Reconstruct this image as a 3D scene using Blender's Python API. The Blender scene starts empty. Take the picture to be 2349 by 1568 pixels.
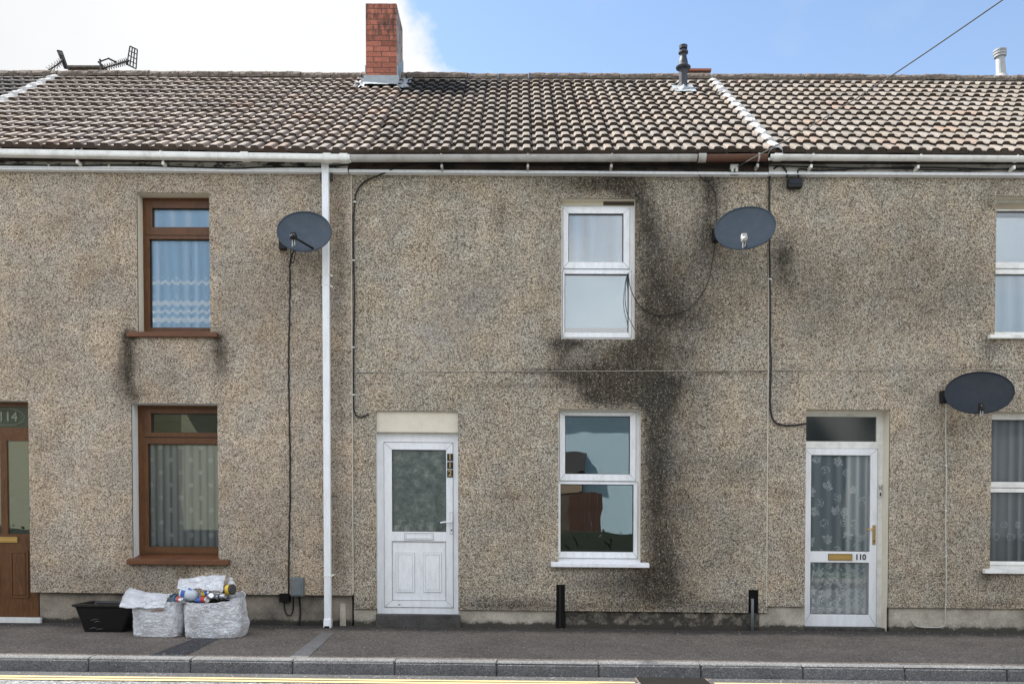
import bpy, math, random
from mathutils import Vector, Matrix, noise as mnoise
R = math.radians
rnd = random.Random(7)
S = bpy.context.scene
COL = S.collection

# ------------------------------------------------------------------ camera
FPX, CU, CV = 2111.0, 1193.0, 1261.0          # focal length and principal point in units of a 2349 x 1568 picture
D, HC, TH = 10.45, 1.18, R(1.5)
cam = bpy.data.cameras.new('camera'); co = bpy.data.objects.new('camera', cam); COL.objects.link(co)
cam.sensor_width = 36; cam.lens = FPX / 2349 * 36
cam.shift_x = (1174.5 - CU) / 2349; cam.shift_y = (CV - 784) / 2349
cam.clip_end = 2000
co.location = (0, -D, HC); co.rotation_euler = (R(90) - TH, 0, 0)
S.camera = co

# ------------------------------------------------------------------ light
SUN = Vector((-1.3, .535, 1.56)).normalized()
w = bpy.data.worlds.new('World'); S.world = w; w.use_nodes = True
wt = w.node_tree; wt.nodes.clear()
def WN(t, **k):
    n = wt.nodes.new(t)
    for a, b in k.items(): setattr(n, a, b)
    return n
def wmath(op, a, b=None, c=None, clamp=False):
    n = WN('ShaderNodeMath', operation=op); n.use_clamp = clamp
    for i, x in enumerate((a, b, c)):
        if x is None: continue
        if isinstance(x, (int, float)): n.inputs[i].default_value = x
        else: wt.links.new(x, n.inputs[i])
    return n.outputs[0]
sky = WN('ShaderNodeTexSky', sky_type='NISHITA'); sky.sun_disc = False
sky.sun_elevation = math.asin(SUN.z); sky.sun_rotation = math.atan2(SUN.x, SUN.y)
sky.air_density = 1.0; sky.dust_density = .6; sky.ozone_density = 1.5
tc = WN('ShaderNodeTexCoord'); sp = WN('ShaderNodeSeparateXYZ'); wt.links.new(tc.outputs['Generated'], sp.inputs[0])
X, Y, Z = sp.outputs
n1 = WN('ShaderNodeTexNoise'); n1.inputs['Scale'].default_value = 5.5; n1.inputs['Detail'].default_value = 9; n1.inputs['Roughness'].default_value = .55
wt.links.new(tc.outputs['Generated'], n1.inputs['Vector'])
N1 = n1.outputs['Fac']
ysafe = wmath('MAXIMUM', Y, .05)
A = wmath('DIVIDE', X, ysafe); E = wmath('DIVIDE', Z, ysafe)
# a big white cloud bank to the left of straight ahead, clear sky to the right of it
edge = wmath('ADD', wmath('MULTIPLY', wmath('SUBTRACT', .547, E), .70), -.062)
d1 = wmath('ADD', wmath('SUBTRACT', edge, A), wmath('MULTIPLY', wmath('SUBTRACT', N1, .5), .50))
m1 = wmath('MULTIPLY', d1, 24, clamp=True)
front = wmath('MULTIPLY', Y, 4, clamp=True)
m1 = wmath('MULTIPLY', m1, front)
# unseen broken cloud behind the camera, added to fill the shaded fronts
n2 = WN('ShaderNodeTexNoise'); n2.inputs['Scale'].default_value = 2.0; n2.inputs['Detail'].default_value = 8
wt.links.new(tc.outputs['Generated'], n2.inputs['Vector'])
m2 = wmath('MULTIPLY', wmath('SUBTRACT', n2.outputs['Fac'], .43), 7, clamp=True)
m2 = wmath('MULTIPLY', m2, wmath('SUBTRACT', 1, wmath('MULTIPLY', wmath('ADD', Y, .1), 4, clamp=True)))
# thin wisps everywhere
wisp = wmath('MULTIPLY', wmath('SUBTRACT', N1, .53), 1.8, clamp=True)
msk = wmath('MAXIMUM', wmath('MAXIMUM', m1, wmath('MULTIPLY', m2, .95)), wmath('MULTIPLY', wisp, .6))
sat = WN('ShaderNodeMix', data_type='RGBA', blend_type='MULTIPLY'); sat.inputs[0].default_value = 1; wt.links.new(sky.outputs[0], sat.inputs[6]); sat.inputs[7].default_value = (1.20, 1.22, 1.21, 1)
hz = wmath('MULTIPLY', wmath('SUBTRACT', .6, Z), .28, clamp=True)
msk = wmath('MAXIMUM', msk, hz)
mx = WN('ShaderNodeMix', data_type='RGBA'); wt.links.new(msk, mx.inputs[0]); wt.links.new(sat.outputs[2], mx.inputs[6])
cb = WN('ShaderNodeMix', data_type='RGBA'); wt.links.new(front, cb.inputs[0])
cb.inputs[6].default_value = (12.5, 12.6, 12.8, 1)  # added cloud behind the camera, kept far brighter than the bank ahead
cf = WN('ShaderNodeValToRGB'); wt.links.new(n2.outputs['Fac'], cf.inputs[0])
cf.color_ramp.elements[0].position = .3; cf.color_ramp.elements[0].color = (.86, .87, .89, 1); cf.color_ramp.elements[1].position = .6; cf.color_ramp.elements[1].color = (1, 1, 1, 1)
cs_ = WN('ShaderNodeMix', data_type='RGBA', blend_type='MULTIPLY'); cs_.inputs[0].default_value = 1; wt.links.new(cf.outputs[0], cs_.inputs[6]); cs_.inputs[7].default_value = (4.9, 4.95, 5.0, 1)
wt.links.new(cs_.outputs[2], cb.inputs[7]); wt.links.new(cb.outputs[2], mx.inputs[7])
bg = WN('ShaderNodeBackground'); bg.inputs[1].default_value = .08; wt.links.new(mx.outputs[2], bg.inputs[0])
wo = WN('ShaderNodeOutputWorld'); wt.links.new(bg.outputs[0], wo.inputs[0])
sl = bpy.data.lights.new('sun', 'SUN'); so = bpy.data.objects.new('sun', sl); COL.objects.link(so)
sl.energy = 5.0; sl.angle = R(1.2); sl.color = (1, .965, .91)
so.rotation_euler = SUN.to_track_quat('Z', 'Y').to_euler()
S.view_settings.view_transform = 'Standard'; S.view_settings.look = 'None'; S.view_settings.gamma = 1
S.view_settings.exposure = 1.35

# ------------------------------------------------------------------ measuring: levelled street coordinates
def slope(z): return .0106 + (.0042 - .0106) * min(max(z / 4.3, 0), 1.2)
def T(p):                                     # the street falls gently to the right
    return (p[0], p[1], p[2] - slope(p[2]) * p[0])
def P(u, v, Y):                               # measured picture position on the plane at depth Y -> levelled point
    c, s = math.cos(TH), math.sin(TH)
    a, b = (u - CU) / FPX, (CV - v) / FPX
    ry, rz = c + b * s, -s + b * c
    t = (Y + D) / ry
    x, z = a * t, HC + rz * t
    zl = z
    for _ in range(5): zl = z + slope(zl) * x
    return Vector((x, Y, zl))
def rect(u0, v0, u1, v1, Y):
    um, vm = (u0 + u1) / 2, (v0 + v1) / 2
    return (P(u0, vm, Y).x, P(um, v1, Y).z, P(u1, vm, Y).x, P(um, v0, Y).z)      # x0,z0,x1,z1
def lerp(a, b, t): return a + (b - a) * t
def interp(tab, x):
    if x <= tab[0][0]: return tab[0][1]
    for (a, b), (c, d) in zip(tab, tab[1:]):
        if x <= c: return b + (d - b) * (x - a) / (c - a)
    return tab[-1][1]

# ------------------------------------------------------------------ mesh builder
class MB:
    def __init__(s): s.v = []; s.f = []; s.c = []; s.a = None
    def q(s, *pts, col=None):
        i = len(s.v); s.v += [tuple(p) for p in pts]; s.f.append(tuple(range(i, i + len(pts)))); s.c.append(col)
    def hexa(s, a, col=None, skip=()):        # a: 8 points, 4 bottom ring + 4 top ring
        i = len(s.v); s.v += [tuple(p) for p in a]
        for k, f in enumerate(((3, 2, 1, 0), (4, 5, 6, 7), (0, 1, 5, 4), (1, 2, 6, 5), (2, 3, 7, 6), (3, 0, 4, 7))):
            if k in skip: continue
            s.f.append(tuple(i + j for j in f)); s.c.append(col)
    def box(s, x0, y0, z0, x1, y1, z1, col=None):
        s.hexa([(x0, y0, z0), (x1, y0, z0), (x1, y1, z0), (x0, y1, z0), (x0, y0, z1), (x1, y0, z1), (x1, y1, z1), (x0, y1, z1)], col)
    def pbox(s, u0, v0, u1, v1, Y0, Y1, col=None):
        x0, z0, x1, z1 = rect(u0, v0, u1, v1, Y0); s.box(x0, Y0, z0, x1, Y1, z1, col)
    def tube(s, pts, r, n=8, col=None):
        pts = [Vector(p) for p in pts]; rings = []
        rr = r if isinstance(r, (list, tuple)) else [r] * len(pts)
        ref = Vector((0, 1, 0))
        for i, p in enumerate(pts):
            d = (pts[min(i + 1, len(pts) - 1)] - pts[max(i - 1, 0)])
            d = d.normalized() if d.length > 1e-9 else Vector((0, 0, 1))
            a = ref - d * ref.dot(d)
            if a.length < .05: a = Vector((1, 0, 0)) - d * d.x
            a.normalize(); b = d.cross(a); ref = a
            base = len(s.v)
            for k in range(n):
                t = 2 * math.pi * k / n; s.v.append(tuple(p + (a * math.cos(t) + b * math.sin(t)) * rr[i]))
            rings.append(base)
        for A_, B_ in zip(rings, rings[1:]):
            for k in range(n):
                s.f.append((A_ + k, A_ + (k + 1) % n, B_ + (k + 1) % n, B_ + k)); s.c.append(col)
        s.f.append(tuple(rings[0] + k for k in reversed(range(n)))); s.c.append(col)
        s.f.append(tuple(rings[-1] + k for k in range(n))); s.c.append(col)
    def lathe(s, prof, M, n=20, col=None):    # prof: (radius, height) list in M's space
        rings = []
        for r, h in prof:
            base = len(s.v)
            for k in range(n):
                t = 2 * math.pi * k / n; s.v.append(tuple(M @ Vector((r * math.cos(t), r * math.sin(t), h))))
            rings.append(base)
        for A_, B_ in zip(rings, rings[1:]):
            for k in range(n):
                s.f.append((A_ + k, A_ + (k + 1) % n, B_ + (k + 1) % n, B_ + k)); s.c.append(col)
        s.f.append(tuple(rings[0] + k for k in reversed(range(n)))); s.c.append(col)
        s.f.append(tuple(rings[-1] + k for k in range(n))); s.c.append(col)
    def plate(s, r, holes, Yf, Yb, step=None, sides=True, hole_sides=True, bottom=None):
        x0, z0, x1, z1 = r
        xs = {x0, x1}; zs = {z0, z1}
        for h in holes: xs |= {h[0], h[2]}; zs |= {h[1], h[3]}
        xs = sorted(x for x in xs if x0 - 1e-6 <= x <= x1 + 1e-6); zs = sorted(z for z in zs if z0 - 1e-6 <= z <= z1 + 1e-6)
        def sub(a):
            o = [a[0]]
            for p, q_ in zip(a, a[1:]):
                if q_ - p < 1e-6: continue
                n = max(1, int(math.ceil((q_ - p) / step))) if step else 1
                o += [p + (q_ - p) * k / n for k in range(1, n + 1)]
            return o
        xs, zs = sub(xs), sub(zs); nx, nz = len(xs) - 1, len(zs) - 1
        def solid(i, j):
            if not (0 <= i < nx and 0 <= j < nz): return None
            cx, cz = (xs[i] + xs[i + 1]) / 2, (zs[j] + zs[j + 1]) / 2
            return not any(h[0] < cx < h[2] and h[1] < cz < h[3] for h in holes)
        base = len(s.v)
        for z in zs:
            for x in xs: s.v.append((x, Yf, z))
        id_ = lambda i, j: base + j * (nx + 1) + i
        for j in range(nz):
            for i in range(nx):
                if solid(i, j): s.f.append((id_(i, j), id_(i + 1, j), id_(i + 1, j + 1), id_(i, j + 1))); s.c.append(None)
                if Yb is None or not solid(i, j): continue
                for (di, dj, a, b) in ((-1, 0, (i, j), (i, j + 1)), (1, 0, (i + 1, j), (i + 1, j + 1)), (0, -1, (i, j), (i + 1, j)), (0, 1, (i, j + 1), (i + 1, j + 1))):
                    nb = solid(i + di, j + dj)
                    if nb is True or (nb is None and not sides) or (nb is False and not hole_sides): continue
                    (ax, az), (bx, bz) = (xs[a[0]], zs[a[1]]), (xs[b[0]], zs[b[1]])
                    s.q((ax, Yf, az), (bx, Yf, bz), (bx, Yb, bz), (ax, Yb, az))
    def build(s, name, mat, parent=None, smooth=False, bevel=0, attrs=None, kind=None, level=True):
        me = bpy.data.meshes.new(name)
        vv = [T(p) for p in s.v] if level else s.v
        me.from_pydata(vv, [], s.f)
        if any(c is not None for c in s.c):
            at = me.color_attributes.new('col', 'FLOAT_COLOR', 'CORNER')
            k = 0
            for pi, poly in enumerate(me.polygons):
                c = s.c[pi] or (1, 1, 1)
                for _ in range(poly.loop_total):
                    at.data[k].color = (c[0], c[1], c[2], 1); k += 1
        for an, vals in (attrs or {}).items():
            at = me.attributes.new(an, 'FLOAT', 'POINT'); at.data.foreach_set('value', vals)
        me.materials.append(mat)
        if smooth:
            me.polygons.foreach_set('use_smooth', [True] * len(me.polygons))
        me.update()
        o = bpy.data.objects.new(name, me); COL.objects.link(o)
        if parent is not None:
            o.parent = parent
            L = Vector((0, 0, 0)); q_ = parent
            while q_ is not None: L += q_.location; q_ = q_.parent
            o.location = -L
        if bevel:
            b = o.modifiers.new('bevel', 'BEVEL'); b.width = bevel; b.segments = 2; b.limit_method = 'ANGLE'; b.angle_limit = R(40)
        if smooth == 'auto':
            pass
        if kind: o['kind'] = kind
        return o
def thing(name, label, cat, loc, group=None):
    o = bpy.data.objects.new(name, None); COL.objects.link(o); o.location = T(loc); o.empty_display_size = .1
    o['label'] = label; o['category'] = cat
    if group: o['group'] = group
    return o
def tag(o, label, cat, group=None):
    o['label'] = label; o['category'] = cat
    if group: o['group'] = group
    return o
def text_mesh(txt, h, depth=.002, bold=.0):
    cu = bpy.data.curves.new('t', 'FONT'); cu.body = txt; cu.size = h; cu.extrude = depth; cu.offset = bold * h; cu.align_x = 'CENTER'; cu.align_y = 'CENTER'
    ob = bpy.data.objects.new('t', cu); COL.objects.link(ob)
    me = bpy.data.meshes.new_from_object(ob.evaluated_get(bpy.context.evaluated_depsgraph_get()))
    v = [p.co.copy() for p in me.vertices]; f = [tuple(p.vertices) for p in me.polygons]
    bpy.data.objects.remove(ob); bpy.data.curves.remove(cu); bpy.data.meshes.remove(me)
    return v, f
def put_text(mb, txt, h, cx, y, cz, sx=1.0, rot=0, bold=.012):
    v, f = text_mesh(txt, h, .002, bold); i = len(mb.v); c_, s_ = math.cos(rot), math.sin(rot)
    for p in v:
        a, b = p.x * sx, p.y
        mb.v.append((cx + a * c_ - b * s_, y - p.z, cz + a * s_ + b * c_))
    for q_ in f: mb.f.append(tuple(i + k for k in q_)); mb.c.append(None)
def smooth_path(pts, n=8):
    pts = [Vector(p) for p in pts]
    if len(pts) < 3: return pts
    o = []
    for i in range(len(pts) - 1):
        a = pts[max(i - 1, 0)]; b = pts[i]; c = pts[i + 1]; d = pts[min(i + 2, len(pts) - 1)]
        for k in range(n):
            t = k / n
            o.append(.5 * ((2 * b) + (c - a) * t + (2 * a - 5 * b + 4 * c - d) * t * t + (3 * b - a - 3 * c + d) * t ** 3))
    o.append(pts[-1]); return o
def nz(p, s=1.0): return mnoise.noise(Vector(p) * s)

# ------------------------------------------------------------------ materials
class Mat:
    def __init__(s, name, rough=.8, spec=.5, metal=0):
        s.m = bpy.data.materials.new(name); s.m.use_nodes = True; s.t = s.m.node_tree
        s.b = s.t.nodes['Principled BSDF']; s.out = s.t.nodes['Material Output']
        s.b.inputs['Roughness'].default_value = rough; s.b.inputs['Metallic'].default_value = metal
        s.b.inputs['Specular IOR Level'].default_value = spec
        s.co = s.n('ShaderNodeTexCoord').outputs['Object']
    def n(s, t, **k):
        n = s.t.nodes.new(t)
        for a, b in k.items(): setattr(n, a, b)
        return n
    def link(s, a, b): s.t.links.new(a, b)
    def setin(s, sock, x):
        if hasattr(x, 'is_output') or isinstance(x, bpy.types.NodeSocket): s.link(x, sock)
        elif isinstance(x, (tuple, list)) and len(x) == 3 and sock.type == 'RGBA': sock.default_value = (*x, 1)
        else: sock.default_value = x
    def math(s, op, a, b=None, c=None, clamp=False):
        n = s.n('ShaderNodeMath', operation=op); n.use_clamp = clamp
        for i, x in enumerate((a, b, c)):
            if x is not None: s.setin(n.inputs[i], x)
        return n.outputs[0]
    def noise(s, scale, detail=4, rough=.5, stretch=None, dist=0):
        n = s.n('ShaderNodeTexNoise'); n.inputs['Scale'].default_value = scale; n.inputs['Detail'].default_value = detail
        n.inputs['Roughness'].default_value = rough; n.inputs['Distortion'].default_value = dist
        s.link(s.map(stretch) if stretch else s.co, n.inputs['Vector']); return n.outputs['Fac']
    def map(s, sc):
        m = s.n('ShaderNodeMapping'); m.inputs['Scale'].default_value = sc; s.link(s.co, m.inputs['Vector']); return m.outputs[0]
    def vor(s, scale, feature='F1', stretch=None, rnd_=1.0):
        n = s.n('ShaderNodeTexVoronoi', feature=feature); n.inputs['Scale'].default_value = scale
        n.inputs['Randomness'].default_value = rnd_
        s.link(s.map(stretch) if stretch else s.co, n.inputs['Vector']); return n
    def ramp(s, fac, stops, interp_='LINEAR'):
        n = s.n('ShaderNodeValToRGB'); cr = n.color_ramp; cr.interpolation = interp_
        while len(cr.elements) < len(stops): cr.elements.new(.5)
        for e, (p, c) in zip(cr.elements, stops):
            e.position = p; e.color = (*c, 1) if isinstance(c, (tuple, list)) else (c, c, c, 1)
        s.link(fac, n.inputs[0]); return n.outputs[0]
    def mix(s, fac, a, b, mode='MIX'):
        n = s.n('ShaderNodeMix', data_type='RGBA', blend_type=mode)
        s.setin(n.inputs[0], fac); s.setin(n.inputs[6], a); s.setin(n.inputs[7], b); return n.outputs[2]
    def attr(s, name):
        n = s.n('ShaderNodeAttribute', attribute_name=name); return n
    def col(s, c): s.setin(s.b.inputs['Base Color'], c); return s
    def bump(s, h, strength=.5, dist=.01):
        n = s.n('ShaderNodeBump'); n.inputs['Strength'].default_value = strength; n.inputs['Distance'].default_value = dist
        s.link(h, n.inputs['Height']); s.link(n.outputs[0], s.b.inputs['Normal']); return s
    def sepz(s):
        n = s.n('ShaderNodeSeparateXYZ'); s.link(s.co, n.inputs[0]); return n.outputs

def dash(name, pale, brown, grey, dark, pale_w=.0):
    m = Mat(name, .9, .3)
    v = m.vor(98); cell = m.n('ShaderNodeSeparateColor'); m.link(v.outputs['Color'], cell.inputs[0])
    stone = m.ramp(cell.outputs[0], [(0, tuple(c * .6 for c in dark)), (.25, brown), (.5, grey), (.72 - pale_w, pale), (.93, tuple(min(.85, c * 1.2) for c in pale)), (1, (.86, .82, .74))])
    gap = m.ramp(v.outputs['Distance'], [(.32, 1.0), (.80, .36)])
    c = m.mix(1, stone, gap, 'MULTIPLY')
    big = m.ramp(m.noise(1.1, 6, .6), [(.3, .76), (.7, 1.06)])
    mid = m.ramp(m.noise(6, 6, .68), [(.3, .78), (.72, 1.12)])
    c = m.mix(1, c, big, 'MULTIPLY'); c = m.mix(1, c, mid, 'MULTIPLY')
    warm = m.ramp(m.noise(2.3, 4), [(.35, (.96, 1, 1.04)), (.65, (1.05, 1, .93))]); c = m.mix(1, c, warm, 'MULTIPLY'); c = m.mix(1, c, (1.14, 1.115, 1.075), 'MULTIPLY')
    st = m.attr('stain').outputs['Fac']
    br = m.noise(7, 9, .78); brf = m.noise(16, 6, .7, (2.2, 2.2, .30))
    s1 = m.math('ADD', st, m.math('MULTIPLY', m.math('SUBTRACT', br, .5), m.math('MULTIPLY', m.math('MINIMUM', st, .6), 1.35)))
    s1 = m.math('ADD', s1, m.math('MULTIPLY', m.math('SUBTRACT', brf, .5), m.math('MULTIPLY', m.math('MINIMUM', st, .5), 1.7)), clamp=True)
    keep = m.math('GREATER_THAN', cell.outputs[1], .93)           # clean pebbles that stay pale in the grime
    s2 = m.math('MULTIPLY', s1, m.math('SUBTRACT', 1, m.math('MULTIPLY', keep, .38)))
    c = m.mix(s2, c, m.mix(1, c, (.15, .148, .142), 'MULTIPLY'))
    eff = m.attr('pale').outputs['Fac']
    e2 = m.math('MULTIPLY', eff, m.ramp(m.noise(9, 6, .7), [(.42, 0.0), (.62, 1.0)]), clamp=True)
    c = m.mix(m.math('MULTIPLY', e2, .35), c, (.52, .50, .48))
    m.col(c); m.bump(m.math('SUBTRACT', 1, v.outputs['Distance']), .9, .012); return m.m

def plain(name, c, rough=.6, spec=.4, metal=0, dirt=.25, dscale=6, dirtc=(.25, .22, .18), streak=False, bump=0):
    m = Mat(name, rough, spec, metal)
    n = m.noise(dscale, 6, .65, (2.2, 2.2, .5) if streak else None)
    f = m.ramp(n, [(.45, 0.0), (.8, 1.0)])
    fine = m.ramp(m.noise(90, 3), [(.3, .93), (.7, 1.05)])
    cc = m.mix(1, m.mix(m.math('MULTIPLY', f, dirt), c, dirtc), fine, 'MULTIPLY')
    m.col(cc)
    if bump: m.bump(m.noise(120, 4), bump, .003)
    return m.m

M_dash114 = dash('pebbledash_warm', (.72, .62, .50), (.49, .385, .295), (.60, .515, .425), (.24, .175, .135), .04)
M_dash112 = dash('pebbledash_grey', (.68, .605, .49), (.43, .355, .275), (.55, .485, .40), (.20, .16, .125))
M_dash110 = dash('pebbledash_beige', (.69, .61, .49), (.45, .365, .28), (.57, .50, .41), (.21, .165, .13))
M_white = plain('white_upvc', (.84, .85, .87), .35, .5, dirt=.26, dscale=9, streak=True)
M_whitedirty = plain('weathered_white_upvc', (.82, .81, .77), .45, .4, dirt=.45, dscale=7, dirtc=(.22, .18, .13))
M_greygutter = plain('weathered_grey_upvc', (.44, .425, .40), .5, .4, dirt=.7, dscale=8, dirtc=(.20, .17, .14))
M_cream = plain('cream_paint', (.70, .64, .52), .8, .3, dirt=.3, dscale=5, dirtc=(.33, .29, .22), bump=.4)
M_creamw = plain('off_white_paint', (.72, .72, .70), .75, .3, dirt=.4, dscale=6, dirtc=(.30, .29, .26), streak=True, bump=.4)
M_browngutter = plain('brown_upvc', (.115, .05, .028), .5, .4, dirt=.5, dscale=12, dirtc=(.05, .03, .02))
M_black = plain('black_plastic', (.012, .012, .013), .5, .3, dirt=.15, dirtc=(.06, .055, .05))
M_blackgloss = plain('black_box_plastic', (.010, .009, .010), .28, .4, dirt=.25, dscale=14, dirtc=(.035, .028, .022))
M_dish = plain('dark_grey_dish_paint', (.038, .054, .072), .55, .4, dirt=.22, dscale=10, dirtc=(.13, .14, .15))
M_dishd = plain('darker_grey_dish_paint', (.016, .021, .028), .6, .3, dirt=.2, dscale=10, dirtc=(.06, .07, .075))
M_brass = plain('brass', (.62, .40, .14), .32, .6, .85, dirt=.2, dirtc=(.3, .2, .08))
M_steel = plain('galvanised_steel', (.30, .30, .30), .5, .5, .6, dirt=.4, dirtc=(.15, .12, .1))
M_aerial = plain('weathered_aerial_metal', (.045, .04, .04), .6, .4, .3, dirt=.4, dirtc=(.10, .06, .045))
M_lead = plain('lead_sheet', (.26, .29, .31), .6, .4, 0, dirt=.5, dscale=14, dirtc=(.42, .45, .46), bump=.6)
M_meter = plain('grey_green_meter_box', (.145, .165, .17), .6, .4, dirt=.5, dscale=12, dirtc=(.07, .08, .075))
M_darkvoid = plain('dark_recess', (.012, .011, .010), .95, .1, dirt=.2, dirtc=(.03, .025, .02))
M_lnb = plain('pale_grey_plastic', (.42, .41, .38), .5, .4, dirt=.3)
M_clip = plain('white_cable_clip', (.75, .75, .72), .5, .4, dirt=.1)
M_whitecable = plain('off_white_cable', (.52, .50, .45), .6, .3, dirt=.3)
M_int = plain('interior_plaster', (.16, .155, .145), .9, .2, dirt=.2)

def wood(name, c1, c2, sc=(6, 6, 60), rough=.42):
    m = Mat(name, rough, .45)
    g = m.noise(1.6, 5, .6, sc, .6); f2 = m.noise(5, 5, .6)
    c = m.mix(m.ramp(g, [(.35, 0.0), (.65, 1.0)]), c1, c2)
    c = m.mix(1, c, m.ramp(f2, [(.3, .75), (.75, 1.2)]), 'MULTIPLY')
    m.col(c); return m.m
M_wood = wood('brown_woodgrain_upvc', (.078, .028, .007), (.145, .056, .013), (60, 60, 5))
M_woodh = wood('brown_sill', (.11, .042, .016), (.16, .062, .024), (4, 40, 40))

def concrete(name, c, damp, spot=.6):
    m = Mat(name, .92, .25)
    n = m.noise(3.2, 8, .65); f = m.noise(60, 4, .6)
    cc = m.mix(m.ramp(n, [(.35, 0.0), (.68, 1.0)]), c, damp)
    cc = m.mix(1, cc, m.ramp(f, [(.3, .78), (.7, 1.18)]), 'MULTIPLY')
    st = m.attr('stain').outputs['Fac']
    br = m.noise(11, 7, .75)
    s = m.math('MULTIPLY', m.math('SUBTRACT', m.math('ADD', st, br), .68), 5, clamp=True)
    s = m.math('MULTIPLY', s, m.math('MINIMUM', m.math('MULTIPLY', st, 3), 1))
    cc = m.mix(m.math('MULTIPLY', s, .9), cc, (.028, .026, .022))
    m.col(cc); m.bump(f, .5, .006); return m.m
M_plinth = concrete('plinth_render', (.34, .29, .23), (.12, .108, .09))
M_plinthp = concrete('pale_plinth_render', (.50, .455, .375), (.26, .235, .185))
M_step = concrete('stone_step', (.10, .095, .09), (.055, .05, .048))
M_mortar = plain('lime_mortar', (.46, .455, .45), .95, .2, dirt=.5, dscale=14, dirtc=(.38, .36, .34), bump=.9)

def asphalt(name, base, lo, hi, scale, sparkle=.975, wallband=False, rough=.95):
    m = Mat(name, rough, .25)
    v = m.vor(scale); sc = m.n('ShaderNodeSeparateColor'); m.link(v.outputs['Color'], sc.inputs[0])
    c = m.mix(1, base, m.ramp(sc.outputs[0], [(0, lo), (1, hi)]), 'MULTIPLY')
    c = m.mix(1, c, m.ramp(m.noise(1.3, 7, .6), [(.3, .78), (.7, 1.22)]), 'MULTIPLY')
    c = m.mix(1, c, m.ramp(m.noise(30, 4, .6), [(.3, .85), (.7, 1.15)]), 'MULTIPLY')
    sp_ = m.math('GREATER_THAN', sc.outputs[1], sparkle)
    c = m.mix(m.math('MULTIPLY', sp_, .5), c, (.55, .52, .47))
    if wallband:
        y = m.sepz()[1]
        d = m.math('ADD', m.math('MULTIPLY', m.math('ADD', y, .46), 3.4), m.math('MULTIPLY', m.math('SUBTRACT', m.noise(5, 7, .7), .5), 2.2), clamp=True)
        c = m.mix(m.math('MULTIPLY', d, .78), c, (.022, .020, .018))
        v2 = m.vor(17); s2 = m.n('ShaderNodeSeparateColor'); m.link(v2.outputs['Color'], s2.inputs[0])
        bit = m.math('MULTIPLY', m.math('GREATER_THAN', s2.outputs[0], .86), m.math('LESS_THAN', v2.outputs['Distance'], .16))
        bit = m.math('MULTIPLY', bit, m.math('MULTIPLY', m.math('ADD', y, .55), 3, clamp=True))
        c = m.mix(m.math('MULTIPLY', bit, .75), c, (.5, .47, .42))
    m.col(c); m.bump(m.math('SUBTRACT', 1, v.outputs['Distance']), .6, .006); return m.m
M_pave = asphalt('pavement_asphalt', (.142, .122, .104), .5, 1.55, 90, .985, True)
M_patch = asphalt('asphalt_patch', (.052, .052, .054), .6, 1.5, 90, .985)
M_road = asphalt('road_surface', (.115, .117, .12), .25, 2.1, 60, .93)
M_channel = asphalt('concrete_channel', (.20, .19, .18), .8, 1.2, 120, .995)
M_kerb = asphalt('kerb_concrete', (.130, .130, .132), .6, 1.35, 130, .99)
M_yellow = plain('worn_cream_yellow_paint', (.40, .32, .16), .7, .3, dirt=.6, dscale=20, dirtc=(.40, .34, .26), bump=.5)
M_grass = asphalt('grass', (.045, .085, .025), .5, 1.5, 40, 2)

def tilemat():
    m = Mat('weathered_concrete_tile', .88, .3)
    a = m.attr('col').outputs['Color']
    c = m.mix(1, a, m.ramp(m.noise(9, 7, .7), [(.28, .78), (.5, 1.0), (.75, 1.12)]), 'MULTIPLY')
    c = m.mix(1, c, m.ramp(m.noise(70, 4, .65), [(.3, .72), (.7, 1.2)]), 'MULTIPLY')
    lich = m.ramp(m.noise(4.0, 8, .75), [(.60, 0.0), (.74, 1.0)])
    c = m.mix(m.math('MULTIPLY', lich, .28), c, (.12, .10, .08))
    m.col(c); m.bump(m.noise(120, 4, .7), .7, .006); return m.m
M_tile = tilemat()
def ridgemat():
    m = Mat('mossy_ridge_tile', .95, .2)
    c = m.mix(m.ramp(m.noise(16, 7, .7), [(.38, 0.0), (.62, 1.0)]), (.10, .08, .07), (.20, .165, .135))
    c = m.mix(m.ramp(m.noise(23, 6, .7), [(.55, 0.0), (.7, 1.0)]), c, (.055, .05, .035))
    m.col(c); m.bump(m.noise(45, 6, .7), 1, .02); return m.m
M_ridge = ridgemat()
def brickmat():
    m = Mat('red_brick', .9, .25)
    a = m.attr('col').outputs['Color']
    c = m.mix(1, a, m.ramp(m.noise(40, 5, .65), [(.3, .75), (.7, 1.2)]), 'MULTIPLY')
    z = m.sepz()[2]
    t = m.math('MULTIPLY', m.math('SUBTRACT', z, 7.75), 2.2, clamp=True)
    s = m.math('MULTIPLY', m.math('SUBTRACT', m.math('ADD', m.math('MULTIPLY', t, .30), m.noise(7, 7, .7, (1.8, 1.8, .7))), .74), 6, clamp=True)
    c = m.mix(m.math('MULTIPLY', s, .85), c, (.05, .035, .032))
    m.col(c); m.bump(m.noise(90, 4), .5, .004); return m.m
M_brick = brickmat()
M_brickmortar = plain('dark_mortar', (.12, .095, .085), .95, .2, dirt=.3)
M_brickside = plain('salt_streaked_brick', (.27, .22, .21), .9, .2, dirt=.9, dscale=16, dirtc=(.62, .62, .64), bump=.5)

def fasciamat(name, c, dark, amount):
    m = Mat(name, .6, .3)
    n = m.noise(3.2, 7, .7, (1, 1, 2.5))
    c_ = m.mix(m.ramp(n, [(amount, 0.0), (amount + .05, 1.0)]), c, dark)
    m.col(c_); return m.m
M_fascia114 = fasciamat('peeling_white_fascia', (.52, .49, .44), (.045, .04, .038), .52)
M_fascia112 = fasciamat('dark_brown_fascia', (.050, .032, .024), (.014, .012, .011), .5)
M_fascia110 = fasciamat('grey_white_fascia', (.50, .47, .43), (.24, .21, .19), .56)

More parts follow.
